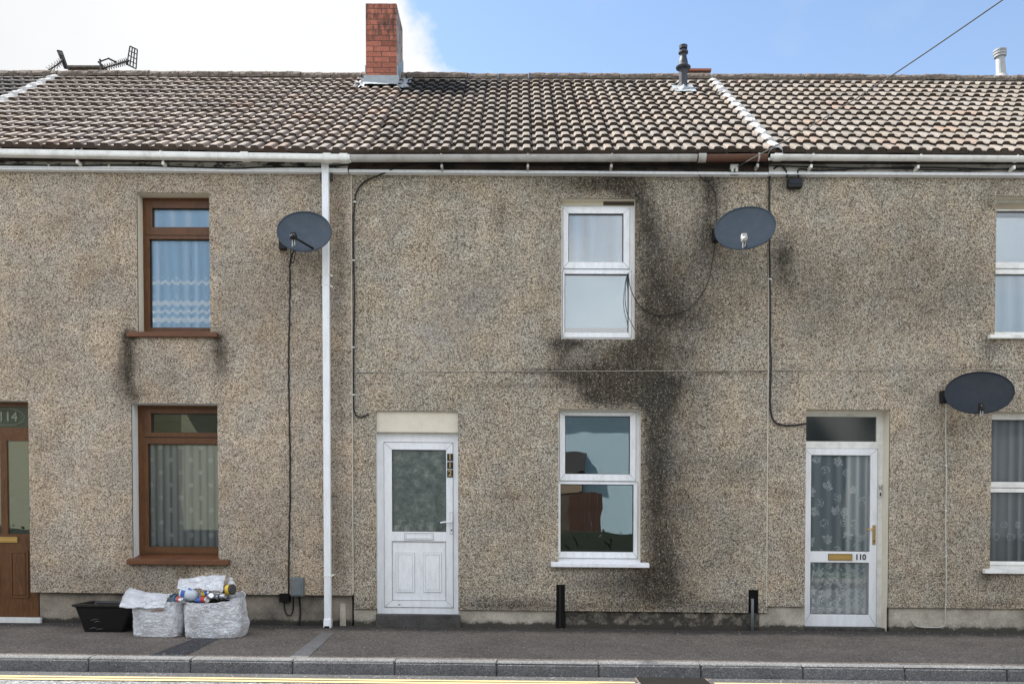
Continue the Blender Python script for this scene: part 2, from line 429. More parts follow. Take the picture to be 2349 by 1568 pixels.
def glassmat(name, tint=.92, refl=.10, rough=0.0, ior=1.9, wav=0):
    m = Mat(name); t = m.t
    tr = m.n('ShaderNodeBsdfTransparent'); tr.inputs[0].default_value = (tint, tint * 1.0, tint * .99, 1)
    gl = m.n('ShaderNodeBsdfGlossy'); gl.inputs['Roughness'].default_value = rough; gl.inputs['Color'].default_value = (.95, .98, 1, 1)
    fr = m.n('ShaderNodeFresnel'); fr.inputs[0].default_value = ior
    fac = m.math('ADD', fr.outputs[0], refl, clamp=True)
    if wav:
        bp = m.n('ShaderNodeBump'); bp.inputs['Strength'].default_value = wav; bp.inputs['Distance'].default_value = .004
        m.link(m.noise(1.6, 2), bp.inputs['Height']); m.link(bp.outputs[0], gl.inputs['Normal'])
    mx_ = m.n('ShaderNodeMixShader'); m.link(fac, mx_.inputs[0]); m.link(tr.outputs[0], mx_.inputs[1]); m.link(gl.outputs[0], mx_.inputs[2])
    m.link(mx_.outputs[0], m.out.inputs[0]); return m.m
M_glass = glassmat('window_glass', .97, .03, ior=1.55, wav=.15)
M_glassr = glassmat('reflective_window_glass', .75, .16, ior=1.6, wav=.5)
M_glassm = glassmat('bedroom_window_glass', .95, .07, ior=1.55, wav=.2)
def obscure():
    m = Mat('obscured_door_glass', .35, .6)
    n = m.noise(9, 7, .7); z = m.sepz()[2]
    low = m.math('MULTIPLY', m.math('SUBTRACT', 1.30, z), 3.2, clamp=True)
    c = m.ramp(m.math('ADD', n, m.math('MULTIPLY', m.math('MULTIPLY', low, m.math('SUBTRACT', n, .45)), 1.2)), [(.32, (.03, .045, .042)), (.52, (.085, .105, .09)), (.72, (.20, .22, .18))])
    m.col(c); m.bump(m.noise(38, 5, .7), .8, .01); return m.m
M_obscure = obscure()
M_darkglass = glassmat('dark_fanlight_glass', .5, .05, rough=.08)

def lace(name, base=.62, hue=(.84, .90, .94), trans=.10):
    m = Mat(name); d = m.attr('dens').outputs['Fac']
    cl = m.mix(m.math('MULTIPLY', m.math('SUBTRACT', d, .84), 8, clamp=True), hue, (.88, .9, .92))
    df = m.n('ShaderNodeBsdfDiffuse'); m.link(cl, df.inputs[0])
    tl = m.n('ShaderNodeBsdfTranslucent'); m.link(cl, tl.inputs[0])
    a = m.n('ShaderNodeMixShader'); a.inputs[0].default_value = trans; m.link(df.outputs[0], a.inputs[1]); m.link(tl.outputs[0], a.inputs[2])
    tr = m.n('ShaderNodeBsdfTransparent'); b = m.n('ShaderNodeMixShader')
    m.link(d, b.inputs[0]); m.link(tr.outputs[0], b.inputs[1]); m.link(a.outputs[0], b.inputs[2]); m.link(b.outputs[0], m.out.inputs[0]); return m.m
M_lace = lace('white_lace'); M_laceb = lace('pale_blue_lace', hue=(.52, .77, 1.0)); M_laced3 = lace('door_lace', hue=(.58, .67, .72)); M_laceg = lace('grey_net', hue=(.64, .66, .71))
M_laced = lace('dark_grey_net', hue=(.30, .32, .32))
def bagmat():
    m = Mat('woven_white_sack', .6, .35)
    c = m.mix(m.ramp(m.noise(5, 7, .65), [(.45, 0.0), (.75, 1.0)]), (.86, .87, .90), (.55, .53, .53))
    
    m.col(c)
    n_ = m.noise(2.0, 4, .55, (8, 8, 12), 1.2); cr = m.math('POWER', m.math('ABSOLUTE', m.math('SUBTRACT', n_, .5)), .6); n3 = m.noise(5.0, 3, .5, (5, 5, 8), .8); h = m.math('ADD', cr, m.math('MULTIPLY', m.math('ABSOLUTE', m.math('SUBTRACT', n3, .5)), .7)); m.bump(h, 1.0, .03); return m.m
M_bag = bagmat()
def flat(name, c, rough=.5): return plain(name, c, rough, .5, dirt=.1)

# ================================================================== LARGE STRUCTURE
def proj(p):                                   # levelled point -> picture units (only used to measure where weathering lies on the wall)
    x, y, z = T(p); c, s = math.cos(TH), math.sin(TH)
    dy, dz = y + D, z - HC
    zc = dy * c - dz * s; yc = dy * s + dz * c
    return CU + FPX * x / zc, CV - FPX * yc / zc
def slab(name, x0, y0, x1, y1, z0, z1, mat, **k):
    m = MB(); m.box(x0, y0, z0, x1, y1, z1); return m.build(name, mat, kind='structure', **k)

slab('ground', -60, -70, 60, 60, -.40, -.30, M_grass)
slab('road', -60, -9.75, 60, -2.30, -.30, -.164, M_road)
YK = -2.25
m = MB()                                        # darker asphalt strip in the gutter of the road
m.box(-30, -2.52, -.2, 30, -2.25, -.160); m.build('road_gutter', M_patch, kind='structure')
# pavement with a cross fall to the kerb
m = MB()
xs = [-30 + i * .5 for i in range(121)]; ys = [.3, 0, -.5, -1, -1.5, YK + .14]
for j in range(len(ys) - 1):
    for i in range(len(xs) - 1):
        def pz(x, y): return -.040 + .058 * min(1, max(0, (y - YK) / 2.2)) + .006 * nz((x, y, 0), .7)
        m.q(*[(x, y, pz(x, y)) for x, y in ((xs[i], ys[j]), (xs[i], ys[j + 1]), (xs[i + 1], ys[j + 1]), (xs[i + 1], ys[j]))])
m.build('pavement', M_pave, kind='structure')
def gz(x, y): return -.040 + .058 * min(1, max(0, (y - YK) / 2.2)) + .006 * nz((x, y, 0), .7)
def patch(name, pts, mat, lift=.004):           # a strip of other paving lying in the pavement
    m = MB(); n = 16
    (a, b, c, d) = pts                          # far left, far right, near right, near left
    for i in range(n):
        t0, t1 = i / n, (i + 1) / n
        row = []
        for t in (t0, t1):
            l = [lerp(a[k], d[k], t) for k in (0, 1)]; r = [lerp(b[k], c[k], t) for k in (0, 1)]
            row.append(((l[0], l[1], gz(*l) + lift), (r[0], r[1], gz(*r) + lift)))
        m.q(row[0][0], row[0][1], row[1][1], row[1][0])
    return m.build(name, mat, kind='structure')
def gsolve(u, v):
    lo, hi = -2.3, .3
    for _ in range(40):
        mid = (lo + hi) / 2; p = P(u, v, mid)
        if p.z > gz(p.x, mid): lo = mid
        else: hi = mid
    return (P(u, v, mid).x, mid)
patch('drainage_channel', [gsolve(737, 1451), gsolve(768, 1451), gsolve(706, 1508), gsolve(664, 1508)], M_channel, .005)
patch('asphalt_repair', [gsolve(468, 1456), gsolve(520, 1456), gsolve(420, 1506), gsolve(335, 1506)], M_patch)
# kerb
m = MB()
uj = P(0, 1530, YK).x
j0 = P(902, 1530, YK).x + .012; L_ = .9137
kpro = [(-2.11, -.036), (-2.200, -.037), (-2.226, -.046), (-2.244, -.068), (-2.262, -.19), (-2.262, -.3), (-2.11, -.3)]
for k in range(-34, 36):
    a, b = j0 + k * L_ + .004, j0 + (k + 1) * L_ - .004
    jit = rnd.uniform(-.003, .003); tl = rnd.uniform(-.002, .002)
    for (p, q_) in zip(kpro, kpro[1:] + kpro[:1]):
        xs2 = [a, a + .012, a + .2, (a + b) / 2, b - .2, b - .012, b]
        dy = [.010, 0, 0, 0, 0, 0, .010]
        for i in range(6):
            m.q((xs2[i], p[0] + dy[i], p[1] + jit), (xs2[i + 1], p[0] + dy[i + 1], p[1] + jit + tl), (xs2[i + 1], q_[0] + dy[i + 1], q_[1] + jit + tl), (xs2[i], q_[0] + dy[i], q_[1] + jit))
    m.q(*[(a, p[0] + .01, p[1]) for p in kpro]); m.q(*[(b, p[0] + .01, p[1]) for p in kpro])
m.build('kerb', M_kerb, kind='structure')
slab('kerb_joint_bedding', -30, -2.235, 30, -2.10, -.25, -.052, M_patch)
# double yellow lines, broken at the drain
gx0, gx1 = P(1470, 1560, -2.7).x, P(1640, 1560, -2.7).x
for (ya, yb, gap) in ((-2.580, -2.505, True), (-2.71, -2.615, False)):
    m = MB()
    segs = [(-30, gx0 - .03), (gx1 + .03, 30)]
    for (a, b) in segs:
        n = int((b - a) / .1)
        for i in range(n):
            xa, xb = a + (b - a) * i / n, a + (b - a) * (i + 1) / n
            def wv(x): return .010 * nz((x, ya, 0), 1.3) + .004 * nz((x, ya, 3), 9)
            m.q((xa, ya + wv(xa), -.157), (xb, ya + wv(xb), -.157), (xb, yb + wv(xb + 7), -.157), (xa, yb + wv(xa + 7), -.157))
    m.build('yellow_line', M_yellow, kind='structure')
# far side of the road (seen only as reflections in the panes)
slab('far_pavement', -60, -11.9, 60, -9.75, -.30, -.02, M_pave)
slab('far_verge', -60, -22, 60, -11.9, -.30, .02, M_grass)

XB = {k: P(u, 900, 0).x for k, u in (('a', -181), ('b', 810), ('c', 1765), ('d', 2725))}
XL, XR = XB['a'] - 5.0, XB['d'] + .6

house114 = thing('terraced_house', 'house with brown woodgrain windows and door, left of the white downpipe', 'house', (-4.3, 0, 0), 'houses of the terrace')
house112 = thing('terraced_house', 'middle house with plain white door numbered 112 and heavily stained grey pebbledash', 'house', (.5, 0, 0), 'houses of the terrace')
house110 = thing('terraced_house', 'right-hand house with glazed lace-curtained door numbered 110', 'house', (5.2, 0, 0), 'houses of the terrace')
house116 = thing('terraced_house', 'house at far left showing only a corner of dark roof beyond the mortar line', 'house', (-9, 0, 0), 'houses of the terrace')

def blob(u, v, e):
    t = 0
    for (cu, cv, rx, ry, s_) in e:
        d2 = ((u - cu) / rx) ** 2 + ((v - cv) / ry) ** 2
        if d2 < 4: t += s_ * math.exp(-d2 * 1.1)
    return t
ST114 = [(560, 480, 60, 60, .12), (230, 620, 60, 120, .12), (60, 700, 60, 120, .14), (400, 860, 60, 30, .10), (293, 800, 20, 55, .85), (290, 870, 24, 60, .75), (300, 770, 18, 12, .8), (318, 905, 28, 18, .5), (503, 800, 20, 42, .70), (508, 850, 24, 40, .35), (500, 772, 14, 10, .6), (640, 730, 110, 110, .20),
         (600, 650, 70, 120, .10), (780, 520, 16, 190, .40), (778, 900, 18, 330, .26), (775, 1280, 22, 90, .35), (640, 1250, 120, 90, .16), (420, 1310, 26, 16, .5), (640, 1310, 40, 20, .2), (200, 1330, 200, 30, .18),
         (180, 480, 140, 60, .08), (700, 600, 40, 50, .22), (310, 940, 8, 40, .3), (505, 940, 14, 60, .2), (310, 1200, 20, 100, .12), (740, 395, 30, 14, .3)]
ST112 = [(1570, 540, 110, 170, .24), (1530, 880, 120, 70, .34), (1350, 890, 110, 50, .2), (1560, 1120, 80, 240, .24), (1500, 740, 140, 60, .2), (1350, 410, 160, 22, .25), (1620, 420, 80, 30, .15), (1460, 1340, 120, 50, .2), (1345, 425, 60, 26, .66), (1430, 418, 52, 30, .85), (1240, 440, 40, 40, .2), (1260, 620, 30, 150, .14), (1440, 455, 40, 34, .5), (1478, 500, 34, 70, .58), (1492, 600, 50, 100, .50), (1510, 700, 60, 80, .52), (1632, 440, 26, 42, .62), (1628, 520, 34, 60, .5), (1600, 620, 80, 90, .34), (1600, 730, 110, 60, .42),
         (1720, 660, 60, 60, .25), (1300, 786, 50, 14, .85), (1285, 815, 34, 46, .50), (1395, 812, 70, 44, .55), (1360, 850, 110, 40, .3), (1470, 800, 50, 40, .65), (1330, 860, 70, 14, .4), (1400, 870, 90, 26, .70), (1440, 900, 80, 34, .85), (1380, 915, 66, 18, .55),
         (1510, 920, 34, 60, .72), (1500, 1000, 30, 90, .60), (1502, 1140, 34, 120, .52), (1512, 1290, 46, 80, .50), (1545, 1000, 60, 110, .28), (1540, 1180, 60, 150, .26), (1520, 1340, 70, 50, .3), (1360, 1345, 90, 40, .15), (1440, 1330, 80, 26, .40), (1500, 1370, 120, 24, .35), (1545, 880, 60, 30, .30), (1150, 480, 22, 34, .30), (1147, 520, 10, 26, .18), (1180, 882, 90, 4, .42),
         (1170, 1013, 55, 4, .45), (1160, 1139, 60, 4, .35), (1700, 1090, 60, 40, .30), (1655, 905, 12, 10, .35), (1740, 855, 30, 8, .4), (1240, 852, 70, 5, .7), (1650, 852, 60, 5, .6), (1100, 700, 130, 130, .10), (850, 1385, 60, 12, .3),
         (1160, 1385, 110, 14, .62), (1400, 1392, 200, 12, .4), (1680, 1390, 100, 16, .4), (830, 470, 16, 60, .12), (1560, 810, 70, 30, .35), (1650, 1270, 80, 70, .12), (1620, 960, 60, 50, .14), (960, 1100, 8, 300, .0)]
ST110 = [(2300, 440, 60, 40, .2), (1830, 1300, 40, 90, .14), (1980, 760, 200, 60, .16), (2230, 620, 50, 130, .20), (1795, 580, 26, 50, .55), (1800, 640, 30, 60, .42), (1802, 1128, 20, 16, .50), (1805, 1160, 10, 20, .30), (1960, 640, 150, 110, .24), (2130, 560, 100, 120, .22), (2150, 700, 110, 70, .24), (1850, 700, 70, 90, .22), (2085, 890, 24, 22, .3), (2270, 460, 22, 22, .3), (2270, 800, 30, 40, .5),
         (2180, 985, 12, 14, .3), (2175, 1075, 8, 10, .35), (1800, 430, 40, 40, .12), (2290, 1385, 80, 10, .4), (2262, 1320, 20, 14, .6), (2300, 1340, 60, 24, .25), (2120, 1250, 70, 120, .10), (1810, 850, 30, 8, .3), (2200, 845, 150, 4, .3)]
PL114 = [(150, 470, 90, 60, .5), (350, 820, 60, 40, .4), (600, 500, 60, 60, .3), (560, 700, 60, 80, .4), (240, 1000, 60, 120, .3)]
PL112 = [(980, 760, 90, 90, .9), (1100, 690, 60, 60, .5), (960, 830, 60, 40, .7), (1250, 600, 60, 80, .3), (900, 500, 60, 80, .3), (1560, 520, 30, 60, .5), (1560, 1000, 40, 60, .4)]
PL110 = [(1900, 480, 80, 60, .3), (1830, 760, 30, 60, .6), (2050, 800, 90, 50, .5), (1950, 870, 60, 20, .4)]
def wall_plate(house, r, holes, Yf, mat, st, pl, skirt=.035):
    m = MB(); m.plate(r, holes, Yf, None, step=.055)
    # thickness of the render along the free bottom and side edges
    x0, z0, x1, z1 = r
    cuts = sorted([(h[0], h[2]) for h in holes if h[1] <= z0 + 1e-4]); x = x0
    for a, b in cuts + [(x1, x1)]:
        if a > x: m.q((x, Yf, z0), (a, Yf, z0), (a, Yf + skirt + .02, z0), (x, Yf + skirt + .02, z0))
        x = max(x, b)
    for h in holes:                              # render thickness in the openings
        for (p, q_) in (((h[0], h[1]), (h[0], h[3])), ((h[2], h[1]), (h[2], h[3])), ((h[0], h[3]), (h[2], h[3])), ((h[0], h[1]), (h[2], h[1]))):
            if h[1] <= z0 + 1e-4 and p[1] == q_[1] == h[1]: continue
            m.q((p[0], Yf, max(p[1], z0)), (q_[0], Yf, max(q_[1], z0)), (q_[0], Yf + .02, max(q_[1], z0)), (p[0], Yf + .02, max(p[1], z0)))
    stv, plv = [], []
    for p in m.v:
        u, v = proj(p)
        stv.append(max(0, min(1, blob(u, v, st) * 1.12))); plv.append(min(1, blob(u, v, pl)))
    return m.build('wall', mat, house, attrs={'stain': stv, 'pale': plv})
ztop = P(1190, 384, 0).z + .10
# openings measured on the wall face
H = {
 'w1': rect(315, 442, 481, 764, -.015), 'w2': rect(303, 925, 500, 1286, -.015), 'd1': rect(-115, 918, 68, 1440, -.015),
 'w3': rect(1288, 455, 1457, 777, 0), 'w4': rect(1281, 938, 1470, 1292, 0), 'd2': rect(863, 942, 1051, 1440, 0),
 'd3': rect(1847.5, 938.5, 2039.5, 1450, 0), 'w5': rect(2284, 450, 2452, 768, 0), 'w6': rect(2273, 944, 2452, 1307, 0),
 's1': rect(1276, 1340, 1296, 1450, 0), 's2': rect(1717, 1352, 1740, 1398, 0)}
zb114 = P(420, 1361, -.015).z; zb112 = P(1290, 1400, 0).z; zb110 = P(2100, 1393, 0).z
def dn(h, z): return (h[0], z, h[2], h[3])
wall_plate(house114, (XB['a'], zb114, XB['b'] - .006, ztop), [H['w1'], H['w2'], dn(H['d1'], zb114), rect(640, 1350, 664, 1380, -.015)[:1] + (zb114,) + rect(640, 1350, 664, 1380, -.015)[2:3] + (zb114 + .001,)][:3], -.015, M_dash114, ST114, PL114, .05)
wall_plate(house112, (XB['b'], zb112, XB['c'] - .001, ztop), [H['w3'], H['w4'], dn(H['d2'], zb112), dn(H['s1'], zb112), dn(H['s2'], zb112)], 0, M_dash112, ST112, PL112)
wall_plate(house110, (XB['c'] + .001, zb110, XR, ztop), [H['w5'], H['w6'], dn(H['d3'], zb110)], 0, M_dash110, ST110, PL110)
m = MB(); m.box(XL, -.01, -.2, XB['a'] - .01, .1, ztop); m.build('wall', M_dash110, house116, attrs={'stain': [0.1] * 8, 'pale': [0.0] * 8})

def plinth(house, spans, Yf, mat, z1):
    m = MB(); stv = []
    for (u0, u1, dark) in spans:
        x0, x1 = P(u0, 1420, Yf).x, P(u1, 1420, Yf).x
        n0 = len(m.v); m.plate((x0, -.25, x1, z1 + .04), [], Yf, Yf + .12, step=.05)
        for p in m.v[n0:]:
            h = p[2] - .018
            stv.append(max(dark, min(.75, max(0, 1 - h / .10) * .62 + .05)))
    return m.build('plinth', mat, house, attrs={'stain': stv})
plinth(house114, [(92, 808, .10)], .05, M_plinth, zb114)
plinth(house112, [(812, 863, .06)], .03, M_plinthp, zb112); plinth(house112, [(1052, 1275, .10)], .03, M_plinthp, zb112)
plinth(house112, [(1297, 1742, .34)], .034, M_plinth, zb112)
plinth(house110, [(1742, 1846, .08)], .03, M_plinthp, zb110); plinth(house110, [(2040, 2760, .10)], .03, M_plinthp, zb110)

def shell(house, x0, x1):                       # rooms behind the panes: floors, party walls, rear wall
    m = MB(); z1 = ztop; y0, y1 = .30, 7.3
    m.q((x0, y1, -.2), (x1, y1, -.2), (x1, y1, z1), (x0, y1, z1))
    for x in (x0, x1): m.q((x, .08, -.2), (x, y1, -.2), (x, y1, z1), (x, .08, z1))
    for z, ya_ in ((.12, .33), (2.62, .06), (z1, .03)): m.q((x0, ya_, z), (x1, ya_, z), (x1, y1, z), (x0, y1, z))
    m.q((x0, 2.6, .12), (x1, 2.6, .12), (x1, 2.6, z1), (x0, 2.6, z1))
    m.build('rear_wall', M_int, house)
shell(house114, XB['a'] + .02, XB['b'] - .02); shell(house112, XB['b'] + .02, XB['c'] - .02); shell(house110, XB['c'] + .02, XR)

# ------------------------------------------------------------------ roof
YE = -.19; PITCH = R(35.1); NC = 14
pe = P(1193, 351.5, YE)
EAVE = [(P(u, v, YE).x, P(u, v, YE).z) for u, v in ((-181, 335), (0, 338), (400, 345), (810, 352.5), (1200, 352.5), (1765, 350.5), (2349, 354.5))]
lo, hi = 1.0, 6.0                               # where the slope meets the sight line of the ridge
for _ in range(50):
    mid = (lo + hi) / 2; p = P(1193, 186, mid)
    if p.z > pe.z + (mid - YE) * math.tan(PITCH): lo = mid
    else: hi = mid
YR = mid
RIDGE = [(P(u, v, YR).x, P(u, v, YR).z) for u, v in ((0, 180), (400, 182), (800, 185), (1200, 187), (1640, 188), (2000, 189), (2349, 192))]
SL = (YR - YE) / math.cos(PITCH); GA = SL / NC
NRM = Vector((0, -math.sin(PITCH), math.cos(PITCH)))
def ez(x): return interp(EAVE, x)
def rz(x): return interp(RIDGE, x)
def roofp(x, q, h=0):
    t = q / NC; return Vector((x, lerp(YE, YR, t), lerp(ez(x), rz(x), t) + .010 * nz((x * .5, q * .12, 2)))) + NRM * h
def roofhit(u, v, h=0):                          # picture position -> point on the roof slope
    lo, hi = YE, YR + .3
    for _ in range(40):
        mid = (lo + hi) / 2; p = P(u, v, mid); s_ = roofp(p.x, (mid - YE) / (YR - YE) * NC, h)
        if p.z > s_.z: lo = mid
        else: hi = mid
    return P(u, v, mid)
PROF = [(0, 0), (.036, .001), (.043, .018), (.053, .027), (.090, .030), (.119, .027), (.128, .018), (.134, .001), (.186, .0), (.193, .018), (.203, .027), (.238, .030), (.264, .027), (.273, .018), (.280, -.006), (.2975, -.014)]
TW = .30; x_phase = P(1219, 260, 1.2).x
XROOF0 = x_phase - 32 * TW
XS = XROOF0 + round((XB['b'] + .1 - XROOF0) / TW) * TW
def tiles(house, x0, x1, base, var, seed, dark=None):
    r_ = random.Random(seed); m = MB()
    c0 = int(math.floor((x0 - XROOF0) / TW)); c1 = int(math.ceil((x1 - XROOF0) / TW))
    for c in range(c0, c1):
        for k in range(NC):
            X0 = XROOF0 + c * TW + r_.uniform(-.002, .002)
            f = 1 + r_.gauss(0, var); hue = r_.uniform(-1, 1)
            col = [base[0] * f * (1 + .03 * hue), base[1] * f, base[2] * f * (1 - .035 * hue)]
            if r_.random() < .03: col = [a * b for a, b in zip(col, (1.04, .92, .86))]
            if dark: col = dark(X0, k, col)
            lift = .045 + r_.uniform(-.004, .005); dq = r_.uniform(-.018, .018); sk = r_.uniform(-.012, .012)
            qa = k + dq; qb = min(k + 1.14, NC)
            pts = [(s_, h) for s_, h in PROF if x0 - .001 <= X0 + s_ <= x1 + .001]
            for (s0, h0), (s1, h1) in zip(pts, pts[1:]):
                def pt(s_, h, q_, l): return roofp(X0 + s_, q_ + sk * (s_ / TW), h + l)
                pan = (h0 + h1) < .012
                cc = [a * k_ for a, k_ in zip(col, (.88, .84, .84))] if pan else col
                edge_ = [a * k_ for a, k_ in zip(col, (.30, .25, .22))]  # edge colour darkened: weathering plus painted shade under each course
                qm = qa + .10
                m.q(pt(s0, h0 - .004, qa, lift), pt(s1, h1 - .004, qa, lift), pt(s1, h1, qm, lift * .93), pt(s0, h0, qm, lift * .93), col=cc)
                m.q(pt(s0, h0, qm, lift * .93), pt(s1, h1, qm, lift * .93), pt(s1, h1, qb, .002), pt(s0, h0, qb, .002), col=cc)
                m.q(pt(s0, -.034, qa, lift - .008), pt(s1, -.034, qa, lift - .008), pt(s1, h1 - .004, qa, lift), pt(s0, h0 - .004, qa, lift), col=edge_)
            if len(pts) > 2:                     # side edge of the tile
                s1, h1 = pts[-1]
                m.q(pt(s1, h1, qa, lift), pt(s1, -.02, qa, lift), pt(s1, -.02, qb, 0), pt(s1, h1, qb, 0), col=edge_)
    rf = m.build('roof', M_tile, house)
    return rf
def chimney_shadow(x, k, c):                              # chimney's cast shadow, painted into the colour of the tiles beside it
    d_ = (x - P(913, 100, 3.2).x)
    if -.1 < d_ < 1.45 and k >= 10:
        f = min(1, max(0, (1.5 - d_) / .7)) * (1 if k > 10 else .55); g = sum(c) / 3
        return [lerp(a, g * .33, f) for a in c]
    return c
def moss_and_shadow(x, k, c):  # random darker tiles near the ridge, plus the painted chimney shadow
    c = chimney_shadow(x, k, c)
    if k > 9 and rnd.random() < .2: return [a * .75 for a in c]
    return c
roof114 = tiles(house114, XB['a'], XS, (.240, .203, .173), .08, 3, moss_and_shadow)
roof112 = tiles(house112, XS, XB['c'], (.184, .160, .136), .06, 5, moss_and_shadow)
roof110 = tiles(house110, XB['c'], XR + .6, (.180, .157, .134), .07, 9, moss_and_shadow)
roof116 = tiles(house116, XL, XB['a'], (.11, .10, .092), .22, 11)
def under(roof, x0, x1):                         # boarding below the tiles and the rear slope
    m = MB(); n = 12
    for i in range(n):
        a, b = lerp(x0, x1, i / n), lerp(x0, x1, (i + 1) / n)
        m.q(roofp(a, 0, -.03), roofp(b, 0, -.03), roofp(b, NC, -.02), roofp(a, NC, -.02))
        for (xa, xb) in ((a, b),):
            r0, r1 = roofp(a, NC, 0), roofp(b, NC, 0)
            m.q(r0, r1, r1 + Vector((0, 4.2, -2.95)), r0 + Vector((0, 4.2, -2.95)))
    m.build('roof_boarding', M_fascia112, roof)
under(roof114, XB['a'], XS); under(roof112, XS, XB['c']); under(roof110, XB['c'], XR + .6); under(roof116, XL, XB['a'])
def ridge(roof, x0, x1, seed):
    r_ = random.Random(seed); m = MB(); x = x0
    while x < x1 - .05:
        e = min(x + .445, x1); dz = r_.uniform(-.008, .008); nseg = 14; k = 10
        rings = []
        for i in range(nseg + 1):
            xx = lerp(x + .004, e - .004, i / nseg); c = Vector((xx, YR + .02, rz(xx) + .040 + dz))
            ring = []
            for j in range(k + 1):
                a = math.pi * (-.08 + 1.16 * j / k); rr = .120 + .012 * nz((xx, j * .3, seed), 9) + .008 * nz((xx, j * .5, seed), 28)
                ring.append(c + Vector((0, -math.cos(a) * rr * 1.08, math.sin(a) * rr * .78 - .02)))
            rings.append(ring)
        for A_, B_ in zip(rings, rings[1:]):
            for j in range(k): m.q(A_[j], B_[j], B_[j + 1], A_[j + 1])
        m.q(*rings[0]); m.q(*rings[-1]); x = e
    # mortar bedding under the ridge tiles
    n = int((x1 - x0) / .05)
    for i in range(n):
        a, b = lerp(x0, x1, i / n), lerp(x0, x1, (i + 1) / n)
        def bz(t): return .012 * nz((t, 0, seed), 16)
        p0, p1 = Vector((a, YR - .125, rz(a) - .055 + bz(a))), Vector((b, YR - .125, rz(b) - .055 + bz(b)))
        m.q(p0, p1, p1 + Vector((0, .03, .05)), p0 + Vector((0, .03, .05)))
    m.build('ridge', M_ridge, roof)
ridge(roof114, XB['a'], XS, 1); ridge(roof112, XS, XB['c'], 2); ridge(roof110, XB['c'], XR + .6, 3); ridge(roof116, XL, XB['a'], 4)
def mortar_line(roof, x, seed, w_=.055, q0=-.05):
    m = MB(); ny, nx_ = 150, 8; rows = []
    for i in range(ny + 1):
        q_ = q0 + (NC - q0) * i / ny; row = []
        st = .030 * (1 - (q_ % 1))
        for j in range(nx_ + 1):
            s_ = (j / nx_ * 2 - 1); ww = w_ * (1 + .35 * nz((q_ * 1.1, s_ > 0, seed), 2.2))
            h = .052 * (1 - s_ * s_) + st + .010 + .012 * nz((s_, q_, seed), 3.2) - (.03 if abs(s_) == 1 else 0)
            row.append(roofp(x + s_ * ww, q_, h))
        rows.append(row)
    for A_, B_ in zip(rows, rows[1:]):
        for j in range(nx_): m.q(A_[j], A_[j + 1], B_[j + 1], B_[j])
    return m.build('mortar_fillet', M_mortar, roof)
mortar_line(roof110, XB['c'], 3.3, .085); mortar_line(roof114, XB['a'] - .02, 8.1, .085)

# ------------------------------------------------------------------ chimney
def brick_stack(parent, x0, x1, y0, y1, z0, z1, name='chimney'):
    m = MB(); m.box(x0 + .005, y0 + .005, z0 - .4, x1 - .005, y1 - .005, z1 - .004); core = m.build(name, M_brickmortar, parent)
    m = MB(); h = .075; g = .007; n = int(round((z1 - z0) / h)); r_ = random.Random(5)
    for i in range(-3, n):
        za, zb = z1 - (n - i) * h + g, z1 - (n - i - 1) * h - g * .3
        odd = (n - i) % 2
        def rowq(a, b):
            L = b - a; o = [a]; t = a + (.1125 if odd else .225)
            while t < b - .03: o.append(t); t += .225
            o.append(b); return o
        for ax, (a, b), f in (('f', (x0, x1), y0), ('b', (x0, x1), y1 - .02), ('l', (y0, y1), x0), ('r', (y0, y1), x1 - .02)):
            if i < 0 and ax == 'f': continue
            o = rowq(a, b)
            for s_, e in zip(o, o[1:]):
                k = r_.uniform(.8, 1.2); col = (.36 * k, .130 * k, .088 * k) if ax != 'r' else (.42 * k, .33 * k, .31 * k)
                if r_.random() < .18: col = tuple(c * .75 for c in col)
                if ax in 'fb': m.box(s_ + g, f, za, e - g, f + .02, zb, col)
                else: m.box(f, s_ + g, za, f + .02, e - g, zb, col)
    m.build('brickwork', M_brick, core); return core
pb = roofhit(875, 203)
YC = pb.y; x0, x1 = P(839, 100, YC).x, P(910, 100, YC).x
zc0, zc1 = P(875, 176, YC).z, P(875, 8, YC).z
chim = brick_stack(roof114, x0, x1, YC, YC + .68, zc0, zc1)
m = MB()                                         # lead apron and stepped flashings
n = 16
ap = []
for i in range(n + 1):
    x = lerp(x0 - .03, x1 + .03, i / n)
    ap.append((Vector((x, YC - .012, zc0 + .015)), Vector((x, YC - .022, roofp(x, (YC - YE) / (YR - YE) * NC, .10).z + .006 * nz((x, 0, 0), 20))), roofp(x, (YC - YE - .10) / (YR - YE) * NC, .080 + .008 * nz((x, 0, 3), 14))))
for A_, B_ in zip(ap, ap[1:]):
    m.q(A_[0], B_[0], B_[1], A_[1]); m.q(A_[1], B_[1], B_[2], A_[2])
for sx, X_ in ((-1, x0), (1, x1)):
    for k in range(6):
        y = YC + k * .11; zz = zc0 + k * .075
        m.box(min(X_, X_ + sx * .012), y, zz - .12, max(X_, X_ + sx * .012), y + .12, zz + .16)
    rows = []
    for i in range(8):
        q_ = (YC - YE - .12 + i * .10) / (YR - YE) * NC
        row = [roofp(X_ + sx * (.01 + .17 * j / 4) , min(q_, NC), .050 + .018 * math.sin(j * 2.3 + i) + .012 * nz((i, j, sx), 1.1)) for j in range(5)]
        rows.append(row)
    for A_, B_ in zip(rows, rows[1:]):
        for j in range(4): m.q(A_[j], A_[j + 1], B_[j + 1], B_[j])
m.build('lead_flashing', M_lead, chim)
